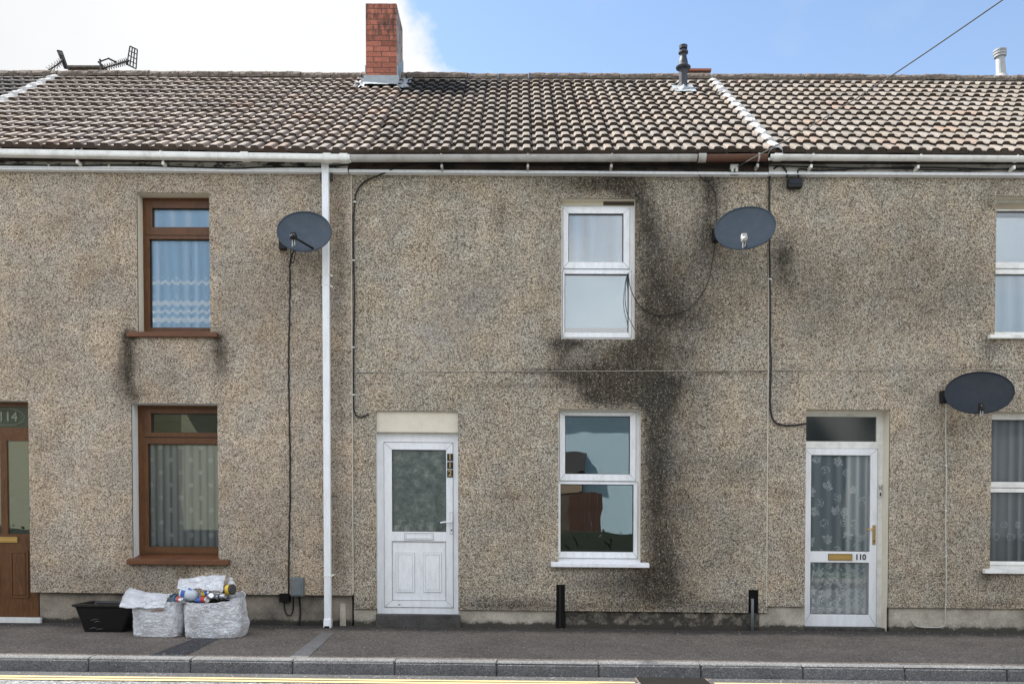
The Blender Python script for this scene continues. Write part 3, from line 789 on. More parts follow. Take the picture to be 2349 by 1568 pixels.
# low stacks behind the ridge
m = MB(); yy = YR + .35
m.pbox(1579, 162, 1629, 186, yy, yy + .6); cs = m.build('chimney', M_brickmortar, roof112)
m = MB(); m.pbox(1575, 157, 1632, 162, yy - .03, yy + .66); m.build('capping', flat('terracotta_capping', (.27, .085, .05), .8), cs)
m = MB(); m.pbox(160, 155, 234, 182, yy, yy + .6); cs = m.build('chimney', M_brickmortar, roof114)
m = MB(); m.pbox(155, 150, 238, 155, yy - .03, yy + .66); m.build('capping', M_ridge, cs)

def vent(roof, u, vb, prof, mat, lean=0, name='vent_pipe', leadw=.16):
    b = roofhit(u, vb); sc = D / (b.y + D)
    s_ = 1 / (FPX / (b.y + D))
    M_ = Matrix.Translation(b) @ Matrix.Rotation(lean, 4, 'Y')
    m = MB(); m.lathe([(r * s_, h * s_) for r, h in prof], M_, 18); o = m.build(name, mat, roof, smooth=False)
    m = MB(); rows = []
    q0 = (b.y - YE) / (YR - YE) * NC
    for i in range(9):
        row = []
        for j in range(9):
            a, c = (j - 4) / 4, (i - 4) / 4; rr = math.hypot(a, c)
            h = .062 + max(0, .05 - rr * .10) + .014 * nz((a, c, u), 3)
            row.append(roofp(b.x + a * leadw, min(q0 + c * .75, NC - .05), h))
        rows.append(row)
    for A_, B_ in zip(rows, rows[1:]):
        for j in range(8): m.q(A_[j], A_[j + 1], B_[j + 1], B_[j])
    m.build('lead_flashing', M_lead, o); return o
M_vent = plain('dark_blue_grey_flue', (.022, .027, .038), .5, .4, .1, dirt=.35, dscale=12, dirtc=(.10, .10, .11))
vent(roof112, 1567, 213, [(12, -10), (11, 5), (10, 12), (9.5, 20), (9.5, 50), (12, 52), (16, 54), (17, 57), (11, 62), (10, 70), (7.5, 80), (7.5, 86), (11, 88), (11, 92), (6, 93), (6, 97), (9, 98), (9.5, 105), (3, 107)], M_vent, 0, leadw=.15)
M_ventw = plain('weathered_pale_flue', (.32, .33, .34), .6, .4, .1, dirt=.6, dscale=14, dirtc=(.16, .17, .18))
vent(roof110, 2297, 180, [(16, -10), (15, 0), (11, 8), (10.5, 14), (9.5, 46), (13, 48), (13, 51), (12, 52), (14, 54), (14, 57), (12, 58), (14, 60), (14, 63), (12, 64), (1, 65)], M_ventw, -.07, leadw=.22)

# ------------------------------------------------------------------ eaves
def slbox(m, ua, va0, va1, ub, vb0, vb1, Y0, Y1, n=1, col=None):
    A0, A1, B0, B1 = P(ua, va1, Y0), P(ua, va0, Y0), P(ub, vb1, Y0), P(ub, vb0, Y0)
    m.hexa([(A0.x, Y0, A0.z), (B0.x, Y0, B0.z), (B0.x, Y1, B0.z), (A0.x, Y1, A0.z), (A1.x, Y0, A1.z), (B1.x, Y0, B1.z), (B1.x, Y1, B1.z), (A1.x, Y1, A1.z)], col)
def gutter(house, pa, pb_, mat, ry=.052, rz_=.088, square=False, brackets=(), unions=(), bmat=None):
    Yg = -.21
    A_, B_ = P(pa[0], pa[1], Yg - ry), P(pb_[0], pb_[1], Yg - ry)
    def ring(x, z, gr=0, inner=False):
        o = []
        for k in range(13):
            a = math.pi * k / 12; cy, cz = -math.cos(a), -math.sin(a)
            if square: 
                e = .45; cy = math.copysign(abs(cy) ** e, cy); cz = -abs(cz) ** e
            o.append(Vector((x, Yg + cy * (ry + gr), z + cz * (rz_ + gr) + (gr if k in (0, 12) else 0))))
        return o
    def shellm(x0, z0, x1, z1, gr):
        a, b = ring(x0, z0, gr), ring(x1, z1, gr); ai, bi = ring(x0, z0, gr - .004), ring(x1, z1, gr - .004)
        for k in range(12):
            m.q(a[k], b[k], b[k + 1], a[k + 1]); m.q(ai[k], bi[k], bi[k + 1], ai[k + 1])
            m.q(a[k], a[k + 1], ai[k + 1], ai[k]); m.q(b[k], b[k + 1], bi[k + 1], bi[k])
        m.q(a[0], b[0], bi[0], ai[0]); m.q(a[-1], b[-1], bi[-1], ai[-1])
    m = MB(); shellm(A_.x, A_.z, B_.x, B_.z, 0)
    g = m.build('gutter', mat, house)
    zz = lambda x: A_.z + (B_.z - A_.z) * (x - A_.x) / (B_.x - A_.x)
    for (lst, wd, nm) in ((brackets, .018, 'gutter_bracket'), (unions, .085, 'gutter_union')):
        for u in lst:
            x = P(u, 360, Yg - ry).x; m = MB(); shellm(x - wd / 2, zz(x - wd / 2), x + wd / 2, zz(x + wd / 2), .007)
            if nm == 'gutter_bracket': m.box(x - .012, -.20, zz(x) - .12, x + .012, -.085, zz(x) - .085)
            m.build(nm, bmat or mat, g)
    return g
gutter(house114, (-260, 337), (802, 353.5), M_whitedirty, rz_=.066, square=True, brackets=(170, 368), unions=(560, 750, 788))
gutter(house112, (803, 354), (1600, 353), M_greygutter, rz_=.062, brackets=(1012, 1211, 1404), unions=())
gutter(house112, (1600, 353.5), (1762, 352), M_browngutter, rz_=.062, brackets=(1742,), unions=(1612,), bmat=M_greygutter)
gutter(house110, (1768, 353), (2780, 359), M_whitedirty, ry=.055, rz_=.048, brackets=(1866, 2113, 2335), unions=(1786,))
m = MB(); slbox(m, -260, 350, 382, 798, 358, 390, -.075, .0); m.build('fascia', M_fascia114, house114)
m = MB(); slbox(m, 800, 356, 390, 1763, 358, 396, -.075, .0); m.build('fascia', M_fascia112, house112)
m = MB(); slbox(m, 1764, 356, 394, 2800, 360, 399, -.075, .0); m.build('fascia', M_fascia110, house110)
m = MB(); slbox(m, -260, 377, 382, 797, 386, 391, -.095, 0); slbox(m, -260, 382, 386.5, 797, 391, 395, -.085, 0); m.build('bead_trim', M_white, house114)
m = MB(); slbox(m, 800, 388.5, 394.5, 1763, 395, 400.5, -.085, 0); m.build('bead_trim', M_white, house112)
m = MB(); slbox(m, 1764, 393.5, 399.5, 2800, 398, 404, -.085, 0); m.build('bead_trim', M_white, house110)
# soffit strip hidden under the tiles so no light leaks into the loft
m = MB(); m.box(XL, YE + .02, ez(0) - .06, XR, .02, ez(0) - .05); m.build('soffit', M_fascia112, house112)

# ================================================================== WINDOWS AND DOORS
def reveal_mesh(parent, h, Yw, d, mat, floor=True, zl=None):
    x0, z0, x1, z1 = h; m = MB(); y0, y1 = Yw + .004, d + .002
    if zl is not None:
        for x in ((x0, x1) if Yw > -.01 else ()): m.q((x, .04, z0), (x, .04, zl), (x, y1, zl), (x, y1, z0))
        z0 = zl
    m.q((x0, y0, z0), (x0, y0, z1), (x0, y1, z1), (x0, y1, z0)); m.q((x1, y0, z0), (x1, y0, z1), (x1, y1, z1), (x1, y1, z0))
    m.q((x0, y0, z1), (x1, y0, z1), (x1, y1, z1), (x0, y1, z1))
    if floor: m.q((x0, y0, z0), (x1, y0, z0), (x1, y1, z0), (x0, y1, z0))
    return m.build('reveal', mat, parent)
def ring(m, r, hole, y0, y1): m.plate(r, [hole], y0, y1)
def mitre(m, r, hole, y, t=.0028):               # dark mitre joints at the corners of a sash
    for (a, b) in ((0, 1), (0, 3), (2, 1), (2, 3)):
        p = Vector((r[a], y, r[b])); q_ = Vector((hole[a], y, hole[b])); d_ = (q_ - p).normalized(); n_ = Vector((-d_.z, 0, d_.x)) * t / 2
        m.q(p - n_, q_ - n_, q_ + n_, p + n_)
def grow(r, e): return (r[0] - e, r[1] - e, r[2] + e, r[3] + e)
M_seam = flat('grey_seam', (.22, .22, .22), .8)
M_joint = flat('dark_joint_seal', (.05, .048, .045), .8)
def window(house, h, Yw, d, outer, panes, mat, sashes=(), glass=None, label=None, revmat=None, floor=True, depth=.07):
    """outer, panes, sashes in picture units on the frame plane d"""
    o = rect(*outer, d); o = (min(o[0], h[0] - .004), min(o[1], h[1] - .004), max(o[2], h[2] + .004), max(o[3], h[3] + .004))
    pr = [rect(*p, d) for p in panes]
    m = MB(); m.plate(o, pr, d, d + depth); w_ = m.build('window', mat, house, bevel=.003)
    if label: w_['label'] = label
    for i, sr in enumerate(sashes):
        r = rect(*sr, d); m = MB(); ring(m, r, pr[i], d - .014, d + .03); sa = m.build('sash', mat, w_, bevel=.004)
        m = MB(); mitre(m, grow(r, -.002), pr[i], d - .0148); m.plate(grow(r, .004), [r], d - .0015, None); m.build('joint_line', M_joint, w_)
    for i, p in enumerate(pr):
        m = MB(); m.plate(grow(p, .006), [grow(p, -.008)], d + .018, d + .03); m.build('glazing_bead', M_joint, w_)
        m = MB(); e = grow(p, .005); m.box(e[0], d + .024, e[1], e[2], d + .032, e[3]); m.build('pane', (glass[i] if isinstance(glass, (list, tuple)) else glass) or M_glass, w_)
    reveal_mesh(w_, h, Yw, d, revmat or M_cream, floor)
    return w_
def curtain(parent, r, y, dens, mat, folds=.11, amp=.018, res=.009, seed=0, name='net_curtain'):
    x0, z0, x1, z1 = r; nx_ = int((x1 - x0) / res); nz_ = int((z1 - z0) / res); m = MB(); dv = []
    for j in range(nz_ + 1):
        for i in range(nx_ + 1):
            x = lerp(x0, x1, i / nx_); z = lerp(z0, z1, j / nz_); t = 1 - j / nz_
            ph = x / folds * 2 * math.pi + 2.2 * nz((x, seed, 0), 3) + .5 * nz((x, z, seed), 1.5)
            m.v.append((x, y + amp * math.sin(ph) * (.5 + .5 * t) + amp * .5 * nz((x, z * .2, seed + 4), 9), z))
            dv.append(max(.04, min(1, dens(i * res, (nz_ - j) * res, x, z) + .09 * math.sin(ph + 1))))
    for j in range(nz_):
        for i in range(nx_):
            a = j * (nx_ + 1) + i; m.f.append((a, a + 1, a + nx_ + 2, a + nx_ + 1)); m.c.append(None)
    return m.build(name, mat, parent, smooth=True, attrs={'dens': dv})
def sill(parent, u0, v0, u1, v1, Y0, Y1, mat, rise=.012):
    x0, z0, x1, z1 = rect(u0, v0, u1, v1, Y0); m = MB()
    m.hexa([(x0, Y0, z0), (x1, Y0, z0), (x1, Y1, z0), (x0, Y1, z0), (x0, Y0, z1), (x1, Y0, z1), (x1, Y1, z1 + rise), (x0, Y1, z1 + rise)])
    return m.build('sill', mat, parent, bevel=.004)

# --- 114, upper
W1 = window(house114, H['w1'], -.015, .15, (326, 452, 516, 768), [(350, 478, 500, 522), (345, 549, 502, 752)], M_wood,
            sashes=[(334, 462, 512, 540), (336, 541.5, 512, 762)], glass=[M_glass, M_glass], label='brown upper window with pale lace net curtain')
sill(W1, 290, 760.5, 497, 771.5, -.07, .15, M_woodh)
def dens1(a, b, x, z):
    d_ = .76 + .09 * math.sin(x * 42)
    H_ = 1.03
    for zc, wdt in ((.50, .055), (.74, .075), (.83, .05), (.93, .08)):
        s_ = .022 * abs(math.sin(a / .085 * math.pi))
        e = b - (zc + s_ * 1.3)
        if -wdt * .55 < e < wdt * .15: d_ = 1.05
        if zc < .8 and abs(a % .085 - .0425) < .006 and -wdt * 1.9 < e < 0: d_ = max(d_, .85)
        if zc < .8 and abs(e + wdt * 1.3) < .008 and abs(a % .085 - .0425) < .022: d_ = .85
    return d_
rr = rect(345, 546, 512, 756, .192); curtain(W1, rr, .192, dens1, M_laceb, seed=1)
rr = rect(348, 474, 512, 526, .195); curtain(W1, rr, .195, lambda a, b, x, z: .82, M_laceb, folds=.2, amp=.01, seed=2)
# --- 114, lower
W2 = window(house114, H['w2'], -.015, .16, (322, 931, 520, 1286), [(348, 948, 512, 992), (342, 1018, 514, 1254)], M_wood,
            sashes=[(332, 937, 518, 1002), (332, 1004.5, 520, 1268)], glass=[M_glassm, M_glassm], label='brown lower window above the recycling sacks', revmat=M_creamw)
sill(W2, 290, 1284, 524, 1294.5, -.075, .16, M_woodh, .05)
def swirl(a, b, ca, cb, r=.027):
    dx, dy = a - ca, b - cb; rad = math.hypot(dx, dy)
    if rad > r: return 0
    th = math.atan2(dy, dx); t = (rad / r - (th / (2 * math.pi) + .5) * .5) % .5
    return 1 if t < .27 else 0
def dens2(a, b, x, z):
    d_ = .56 + .17 * math.sin(x * 75 + 2 * nz((x, 0, 0), 4))
    row = int(b / .145); cb = row * .145 + .07
    step = .23
    off = 0 if row % 2 else .115
    for k in range(-1, 6):
        ca = k * step + off + .03
        if abs(a - ca) < .028 and swirl(a, b, ca, cb): return 1.1
    return d_
rr = rect(340, 1012, 516, 1260, .21); curtain(W2, rr, .21, dens2, M_laceg, folds=.085, amp=.014, res=.0065, seed=3)
# --- 112, upper
W3 = window(house112, H['w3'], 0, .12, (1290, 470, 1450, 779), [(1303.5, 490, 1430, 602), (1295, 628.5, 1442, 763)], M_white,
            sashes=[(1292, 477, 1444, 616.5), (1291, 620, 1448, 774)], glass=[M_glassm, M_glassm], label='white upper window with a stained head and blue-grey panes')
def dens3(a, b, x, z): return .50 + .10 * math.sin(x * 30 + 3 * nz((x, z, 0), 1))
rr = rect(1296, 485, 1440, 608, .17); curtain(W3, rr, .17, dens3, M_laceb, folds=.16, amp=.012, seed=5)
m = MB(); m.pbox(1288, 624, 1450, 752, .17, .175); m.build('roller_blind', plain('pale_blue_blind', (.18, .42, .55), .8, dirt=.8, dscale=4, dirtc=(.26, .42, .46)), W3)
m = MB(); m.pbox(1289, 460, 1458, 471.5, .105, .125); m.build('head_board', M_cream, W3)
m = MB(); m.pbox(1384, 459.5, 1458, 471, .101, .12); m.build('stained_head', flat('mouldy_timber', (.07, .058, .04), .9), W3)
# --- 112, lower
W4 = window(house112, H['w4'], 0, .13, (1283, 944, 1460, 1296), [(1296, 953.5, 1445, 1087), (1285.5, 1110, 1453, 1265)], M_white,
            sashes=[(1284, 945, 1458, 1102), (1279, 1105, 1462, 1279)], glass=[M_glassr, M_glassr], label='white lower window without curtains, reflecting the houses opposite')
sill(W4, 1264, 1292, 1490, 1300.5, -.07, .13, M_white, .045)
# --- 110, upper and lower
W5 = window(house110, H['w5'], 0, .14, (2280, 467, 2462, 770), [(2268, 484, 2440, 602), (2268, 629, 2440, 762)], M_whitedirty,
            sashes=[(2258, 470, 2450, 616), (2258, 619.5, 2450, 768)], glass=[M_glass, M_glass], label='white-framed upper window cut by the right edge')
m = MB(); m.pbox(2262, 466, 2462, 480, .12, .15); m.build('head_board', plain('stained_cream_board', (.36, .30, .21), .8, dirt=.6), W5)
sill(W5, 2272, 767, 2470, 775.5, -.06, .14, M_whitedirty)
m = MB(); m.pbox(2262, 500, 2460, 612, .19, .195); m.build('roller_blind', flat('white_blind', (.72, .78, .82), .8), W5)
def dens5(a, b, x, z):
    r_ = math.hypot(a % .14 - .07, b - .72 - .03 * math.sin(a * 30))
    return .95 if (.02 < r_ < .03 or b > .80) else .82
rr = rect(2262, 620, 2450, 768, .19); curtain(W5, rr, .19, dens5, M_lace, folds=.2, amp=.012, seed=6)
W6 = window(house110, H['w6'], 0, .14, (2270, 946, 2462, 1310), [(2260, 962.5, 2440, 1105), (2260, 1129, 2440, 1287)], M_whitedirty,
            sashes=[(2250, 949, 2450, 1118), (2250, 1119.5, 2450, 1296)], glass=[M_glass, M_glass], label='white-framed lower window with patterned nets, cut by the right edge')
sill(W6, 2260, 1306.5, 2470, 1315.5, -.06, .14, M_whitedirty)
def dens6(a, b, x, z):
    d_ = .58 + .15 * math.sin(x * 60)
    r1 = math.hypot(a % .16 - .08, b - 1.22); r2 = math.hypot((a + .08) % .16 - .08, b - 1.36)
    if .025 < r1 < .04 or r1 < .010: d_ = .9
    if b > 1.32 and .03 < r2 < .045: d_ = .85
    return d_
rr = rect(2256, 958, 2450, 1292, .20); curtain(W6, rr, .20, dens6, M_laceg, folds=.12, amp=.02, seed=7)

# ---------------------------------------------------------------- doors
def panel(m, u0, v0, u1, v1, d, t=5, up=.008, jm=None):     # raised and fielded panel moulding
    r = rect(u0, v0, u1, v1, d); r2 = rect(u0 + t, v0 + t, u1 - t, v1 - t, d)
    m.plate(r, [r2], d - up, d + .01)
    m.box(r2[0] + .006, d - up * .9, r2[1] + .006, r2[2] - .006, d + .01, r2[3] - .006)
    if jm: jm.plate(grow(r, .003), [r], d - .0008, None)
# 112
d = .11; h = H['d2']
m = MB(); fr = rect(866, 993, 1054, 1412, d); fr = (min(fr[0], h[0] - .004), fr[1], max(fr[2], h[2] + .004), fr[3]); inner = rect(881, 1013.5, 1040, 1393, d)
m.plate(fr, [inner], d, d + .07); door112 = m.build('door', M_white, house112, bevel=.004)
door112['label'] = 'plain white door with one frosted pane and two small panels, numbered 112'
reveal_mesh(door112, h, 0, d, M_creamw, False, zb112)
m = MB(); r = rect(866, 944, 1050, 991, .035); m.box(h[0] + .002, .035, r[1], h[2] - .002, .12, h[3] - .002); m.build('overdoor_panel', M_cream, door112, bevel=.003)
m = MB(); gl = rect(900, 1031.5, 1023, 1218, d); lo_ = rect(900, 1241, 1023, 1376, d); leaf = rect(882, 1015, 1039, 1391.5, d)
m.plate(leaf, [gl, lo_], d - .010, d + .035); leafo = m.build('door_leaf', M_white, door112, bevel=.003)
m = MB(); m.box(lo_[0] - .002, d + .004, lo_[1] - .002, lo_[2] + .002, d + .02, lo_[3] + .002)
jm = MB(); panel(m, 909, 1267, 951, 1357, d + .004, 4, .010, jm); panel(m, 971.5, 1267, 1013, 1357, d + .004, 4, .010, jm); lp = m.build('lower_panel', M_white, door112, bevel=.002); jm.build('joint_line', M_seam, lp)
m = MB(); m.plate(grow(leaf, .004), [leaf], d - .001, None); mitre(m, grow(leaf, -.001), gl[:1] + lo_[1:2] + gl[2:], d - .0108)
m.plate(grow(gl, .003), [grow(gl, -.003)], d - .0105, None); m.plate(grow(lo_, .002), [grow(lo_, -.003)], d - .0105, None); m.build('joint_line', M_joint, door112)
m = MB(); m.box(gl[0] - .004, d + .006, gl[1] - .004, gl[2] + .004, d + .014, gl[3] + .004); m.build('pane', M_obscure, door112)
def letterbox(parent, u0, v0, u1, v1, d, mat):
    r = rect(u0, v0, u1, v1, d - .02); m = MB(); m.plate(grow(r, .0045), [r], d - .0135, None); jl = m
    m = MB(); m.plate(r, [grow(r, -.012)], d - .024, d - .006); o = m.build('letterbox', mat, parent, bevel=.002)
    m = MB(); q_ = grow(r, -.014); m.box(q_[0], d - .020, q_[1], q_[2], d - .01, q_[3]); m.build('flap', mat, o, bevel=.002); jl.plate(grow(r, -.011), [grow(r, -.015)], d - .0185, None); jl.build('joint_line', M_joint, o); return o
letterbox(door112, 929, 1222.5, 993, 1236.5, d, M_white)
def handle(parent, ux, v0, v1, vl, ul, d, mat, vk=None, w_=5.5):
    m = MB(); r0 = rect(ux - w_ / 2, v0, ux + w_ / 2, v1, d - .02); jm = MB(); jm.plate(grow(r0, .004), [r0], d - .0135, None)
    m.pbox(ux - w_ / 2, v0, ux + w_ / 2, v1, d - .020, d - .008)
    a = P(ux, vl, d - .03); b = P(ux - 2, vl, d - .06); c = P(ul, vl + (2 if vk is None else vk), d - .062); 
    m.tube([P(ux, vl, d - .01), a, b], .010); m.tube([b, lerp(b, c, .5) + Vector((0, -.003, .002)), c], [.011, .010, .0085])
    o = m.build('handle', mat, parent, bevel=.002); jm.build('joint_line', M_seam, o)
    m = MB(); k = P(ux, lerp(v0, v1, .82), d - .022); m.lathe([(.009, 0), (.009, .004), (.003, .005)], Matrix.Translation(k) @ Matrix.Rotation(R(90), 4, 'X'), 12); m.build('keyhole', M_joint, o)
handle(door112, 1035.5, 1175, 1224, 1196, 1010, d, M_white)
M_gold = flat('gilt_numeral', (.55, .38, .12), .4)
for ch, v0, v1 in (('1', 1040, 1056.5), ('1', 1058.8, 1075), ('2', 1077, 1094)):
    m = MB(); m.pbox(1025.5, v0, 1039, v1, d - .016, d - .009); t_ = m.build('number_plate', flat('black_number_plate', (.015, .012, .010), .35), door112)
    m = MB(); c = P(1032.2, (v0 + v1) / 2, d - .0175); put_text(m, ch, .088, c.x, d - .0175, c.z, 1.0); m.build('numeral', M_gold, t_)
for u in (931, 960, 990, 1015):
    pass
m = MB()
for u, v in ((916, 1386), (958, 1386), (1006, 1386), (1030, 1386), (927, 1400), (1024, 1400)):
    m.pbox(u - 2.5, v - 1, u + 2.5, v + 1, d - .011 if v < 1395 else d - .002, d + .01)
    break
m.build('drain_slot', M_joint, door112)
m = MB(); r = rect(862, 1411.5, 1056, 1440, .0); m.box(r[0], -.005, -.2, r[2], .25, P(1190, 1411.5, 0).z); v_ = [0.12] * 8; m.build('step', M_step, house112, bevel=.008, attrs={'stain': v_})
# 110
d = .20; h = H['d3']
tr = rect(1840, 955, 2011, 1012, d); leaf = rect(1842, 1028, 2011, 1436, d)
fr = (h[0] - .09, leaf[1] - .006, h[2] + .006, h[3] + .004)
m = MB(); m.plate(fr, [tr, leaf], d, d + .07); door110 = m.build('door', M_whitedirty, house110, bevel=.004)
door110['label'] = 'white two-pane glazed door with lace curtain and brass fittings, numbered 110'
reveal_mesh(door110, h, 0, d, M_cream, False, zb110)
m = MB(); e = grow(tr, .004); m.box(e[0], d + .02, e[1], e[2], d + .03, e[3]); m.build('fanlight_pane', M_darkglass, door110)
m = MB(); m.box(e[0], d + .06, e[1], e[2], d + .07, e[3]); m.build('fanlight_blind', flat('dark_grey_board', (.05, .052, .055), .8), door110)
g1 = rect(1860, 1044, 1994, 1263, d); g2 = rect(1858.5, 1289.5, 1991, 1407, d)
m = MB(); m.plate(leaf, [g1, g2], d - .012, d + .035); m.build('door_leaf', M_white, door110, bevel=.003)
m = MB(); mitre(m, leaf, (g1[0], g2[1], g1[2], g1[3]), d - .0128); 
for g_ in (g1, g2): m.plate(grow(g_, .003), [grow(g_, -.004)], d - .0125, None)
m.plate(leaf, [grow(leaf, -.003)], d - .0124, None); m.build('joint_line', M_joint, door110)
for g_ in (g1, g2):
    m = MB(); e = grow(g_, .004); m.box(e[0], d + .004, e[1], e[2], d + .012, e[3]); m.build('pane', M_glass, door110)
def densd(a, b, x, z):
    d_ = .60 + .14 * math.sin(x * 55 + 2 * nz((x, 0, 9), 3))
    if a > .42: d_ += .20
    for (ca, cb) in ((.08, .05), (.33, .08), (.22, .36), (.02, .42), (.52, .4), (.07, .66), (.30, .64), (.42, .66), (.22, .97), (.45, .93), (.6, .95), (.02, 1.0), (.12, 1.36), (.3, 1.40), (.5, 1.35), (.2, 1.6), (.42, 1.62), (.04, 1.56)):
        dx, dy = a - ca, b - cb; rr_ = math.hypot(dx, dy); th = math.atan2(dy, dx)
        if rr_ < .050 * (1 + .12 * math.sin(6 * th + ca * 50) + .5 * nz((a, b, 5), 22)): d_ = max(d_, .98 + .8 * nz((a, b, 1), 75))
        sp_ = swirl(a, b, ca + .10, cb + .13, .055)
        if sp_ and nz((a, b, 8), 30) > -.1: d_ = max(d_, .98)
    if b > 1.1 : d_ += .16 * (math.sin(a * 90 + 3 * math.sin(b * 60)) > .2) 
    if b > 1.1 and nz((a, b, 3), 26) > .12: d_ = max(d_, .95)
    if b > 1.74 and math.sin(b * 200) > 0: d_ = max(d_, .92)
    return d_
lz = (g1[0] - .01, g2[1] - .01, g1[2] + .01, g1[3] + .01)
curtain(door110, lz, d + .035, densd, M_laced3, folds=.10, amp=.010, res=.0065, seed=11, name='lace_curtain')
letterbox(door110, 1901, 1270, 1955, 1284, d, M_brass)
handle(door110, 2005.5, 1204.5, 1248, 1213.5, 1988, d, M_brass, 0, 6)
m = MB(); c = P(1974, 1277.5, d - .0135); put_text(m, '110', .088, c.x, d - .0140, c.z, .95, 0, .035); m.build('numeral', flat('black_numerals', (.02, .015, .015), .4), door110)
m = MB(); m.pbox(2016.5, 1110, 2022.5, 1140, d - .018, d); bell = m.build('door_bell', M_whitedirty, door110, bevel=.002)
m = MB(); m.pbox(2018, 1129, 2021.5, 1137, d - .021, d - .01); m.pbox(2017.5, 1113, 2018.5, 1124, d - .020, d - .01); m.pbox(2021, 1113, 2022, 1124, d - .020, d - .01); m.pbox(2018, 1118, 2021.5, 1119.5, d - .020, d - .01); m.build('bell_push', M_joint, bell)
m = MB(); m.box(h[0] - .02, .05, -.2, h[2] - .02, .34, fr[1] + .004); m.build('threshold', M_step, house110, attrs={'stain': [.3] * 8})
# plain rendered cheeks below the dash beside the doors
# 114
d = .10; h = H['d1']
m = MB(); tr1 = rect(-48, 932, 88, 980, d); leaf = rect(-100, 998, 88, 1413, d)
fr = (h[0] - .06, leaf[1] - .006, P(97, 1200, d).x, h[3] + .004)
m.plate(fr, [tr1, leaf], d, d + .07); door114 = m.build('door', M_wood, house114, bevel=.004)
door114['label'] = 'brown woodgrain door with brass letterbox, cut by the left edge'
reveal_mesh(door114, h, -.015, d, M_creamw, False, zb114)
gL = rect(-52, 1011, 3, 1224, d); gR = rect(18, 1011, 68, 1224, d); 
m = MB(); m.plate(leaf, [gL, gR], d - .012, d + .035); m.build('door_leaf', M_wood, door114, bevel=.004)
m = MB(); jm = MB(); panel(m, 24, 1262, 66, 1370, d - .012, 5, .012, jm); panel(m, -46, 1262, -2, 1370, d - .012, 5, .012, jm); rp = m.build('raised_panel', M_wood, door114, bevel=.002); jm.build('joint_line', M_joint, rp)
for g_ in (gL, gR):
    m = MB(); e = grow(g_, .004); m.box(e[0], d + .004, e[1], e[2], d + .012, e[3]); m.build('pane', M_glassr, door114)
m = MB(); e = grow(tr1, .004); m.box(e[0], d + .02, e[1], e[2], d + .03, e[3]); fan = m.build('fanlight_pane', M_glassr, door114)
M_etch = flat('frosted_etching', (.20, .21, .16), .7)
m = MB(); c = P(14, 956, d + .017); put_text(m, '114', .15, c.x + .02, d + .018, c.z, 1.0)
pts = [(c.x + .02 + .19 * math.cos(t * math.pi / 24), d + .018, c.z + .095 * math.sin(t * math.pi / 24)) for t in range(49)]; m.tube(pts, .003, 5); m.build('etched_numeral', M_etch, fan)
m = MB(); m.plate(grow(rect(46, 932, 88, 980, d), 0), [rect(48, 934, 60, 978, d)], d + .019, None); 
letterbox(door114, -22, 1230.5, 40, 1243, d, M_brass)
m = MB(); m.box(fr[0], .01, -.2, fr[2] + .01, .26, fr[1] + .002); m.build('threshold', M_creamw, house114, bevel=.003)
m = MB(); m.box(fr[0], d + .3, fr[1], fr[2], d + .31, fr[3]); m.build('hall_curtain', M_laced, door114, attrs={'dens': [.9] * 8})
m = MB(); e = tr1; m.box(e[0], d + .045, e[1], e[2], d + .05, e[3]); m.build('fanlight_blind', flat('olive_beige_blind', (.34, .34, .25), .8), door114)
m = MB(); e = gR; m.box(e[0], d + .045, P(0, 1140, d).z, e[2], d + .05, e[3]); m.build('door_blind', flat('olive_beige_net', (.30, .31, .23), .8), door114)

# ================================================================== THINGS ON THE WALL
# downpipe
m = MB(); Yp = -.115
xa, xb = P(740.5, 900, Yp).x, P(756, 900, Yp).x; zt, zb_ = P(748, 372, Yp).z, P(748, 1449, Yp).z
m.box(xa, Yp, zb_ + .12, xb, Yp + .065, zt)
xl = xa + T((0, 0, 0))[0]
dp = thing('downpipe', 'square white plastic downpipe running from the gutter to the pavement', 'downpipe', ((xa + xb) / 2, Yp, zb_))
m.build('pipe', M_white, dp, bevel=.006)
m = MB(); m.hexa([(xa - .004, Yp - .035, zb_ + .01), (xb + .004, Yp - .035, zb_ + .01), (xb + .004, Yp + .06, zb_ + .01), (xa - .004, Yp + .06, zb_ + .01), (xa - .004, Yp - .012, zb_ + .15), (xb + .004, Yp - .012, zb_ + .15), (xb + .004, Yp + .07, zb_ + .15), (xa - .004, Yp + .07, zb_ + .15)])
shoe = m.build('shoe', M_white, dp, bevel=.004)
m = MB(); m.box(xa + .010, Yp - .040, zb_ + .018, xb - .010, Yp, zb_ + .072); m.build('outlet', M_darkvoid, shoe)
for v in (628, 653, 1321):
    m = MB(); zc = P(748, v, Yp).z; m.box(xa - .004, Yp - .004, zc - .008, xb + .004, Yp + .10, zc + .008)
    m.tube([(xb, Yp + .02, zc), (xb + .03, Yp + .05, zc - .01 if v != 1321 else zc + .02)], .008); m.build('pipe_clip', M_whitedirty, dp)
m = MB(); zc = P(748, 385, Yp).z; m.box(xa - .004, Yp - .004, zc - .05, xb + .004, Yp + .07, zt + .02); m.build('collar', M_white, dp, bevel=.004)
m = MB(); m.box(xa + .03, Yp - .008, zt - .012, xa + .045, Yp, zt + .003); m.build('screw', M_joint, dp)
for a, b in ((735, 743), (755.5, 762)):
    m = MB(); m.pbox(a, 386, b, 412, -.06, -.015); m.build('mounting_block', M_joint, dp)

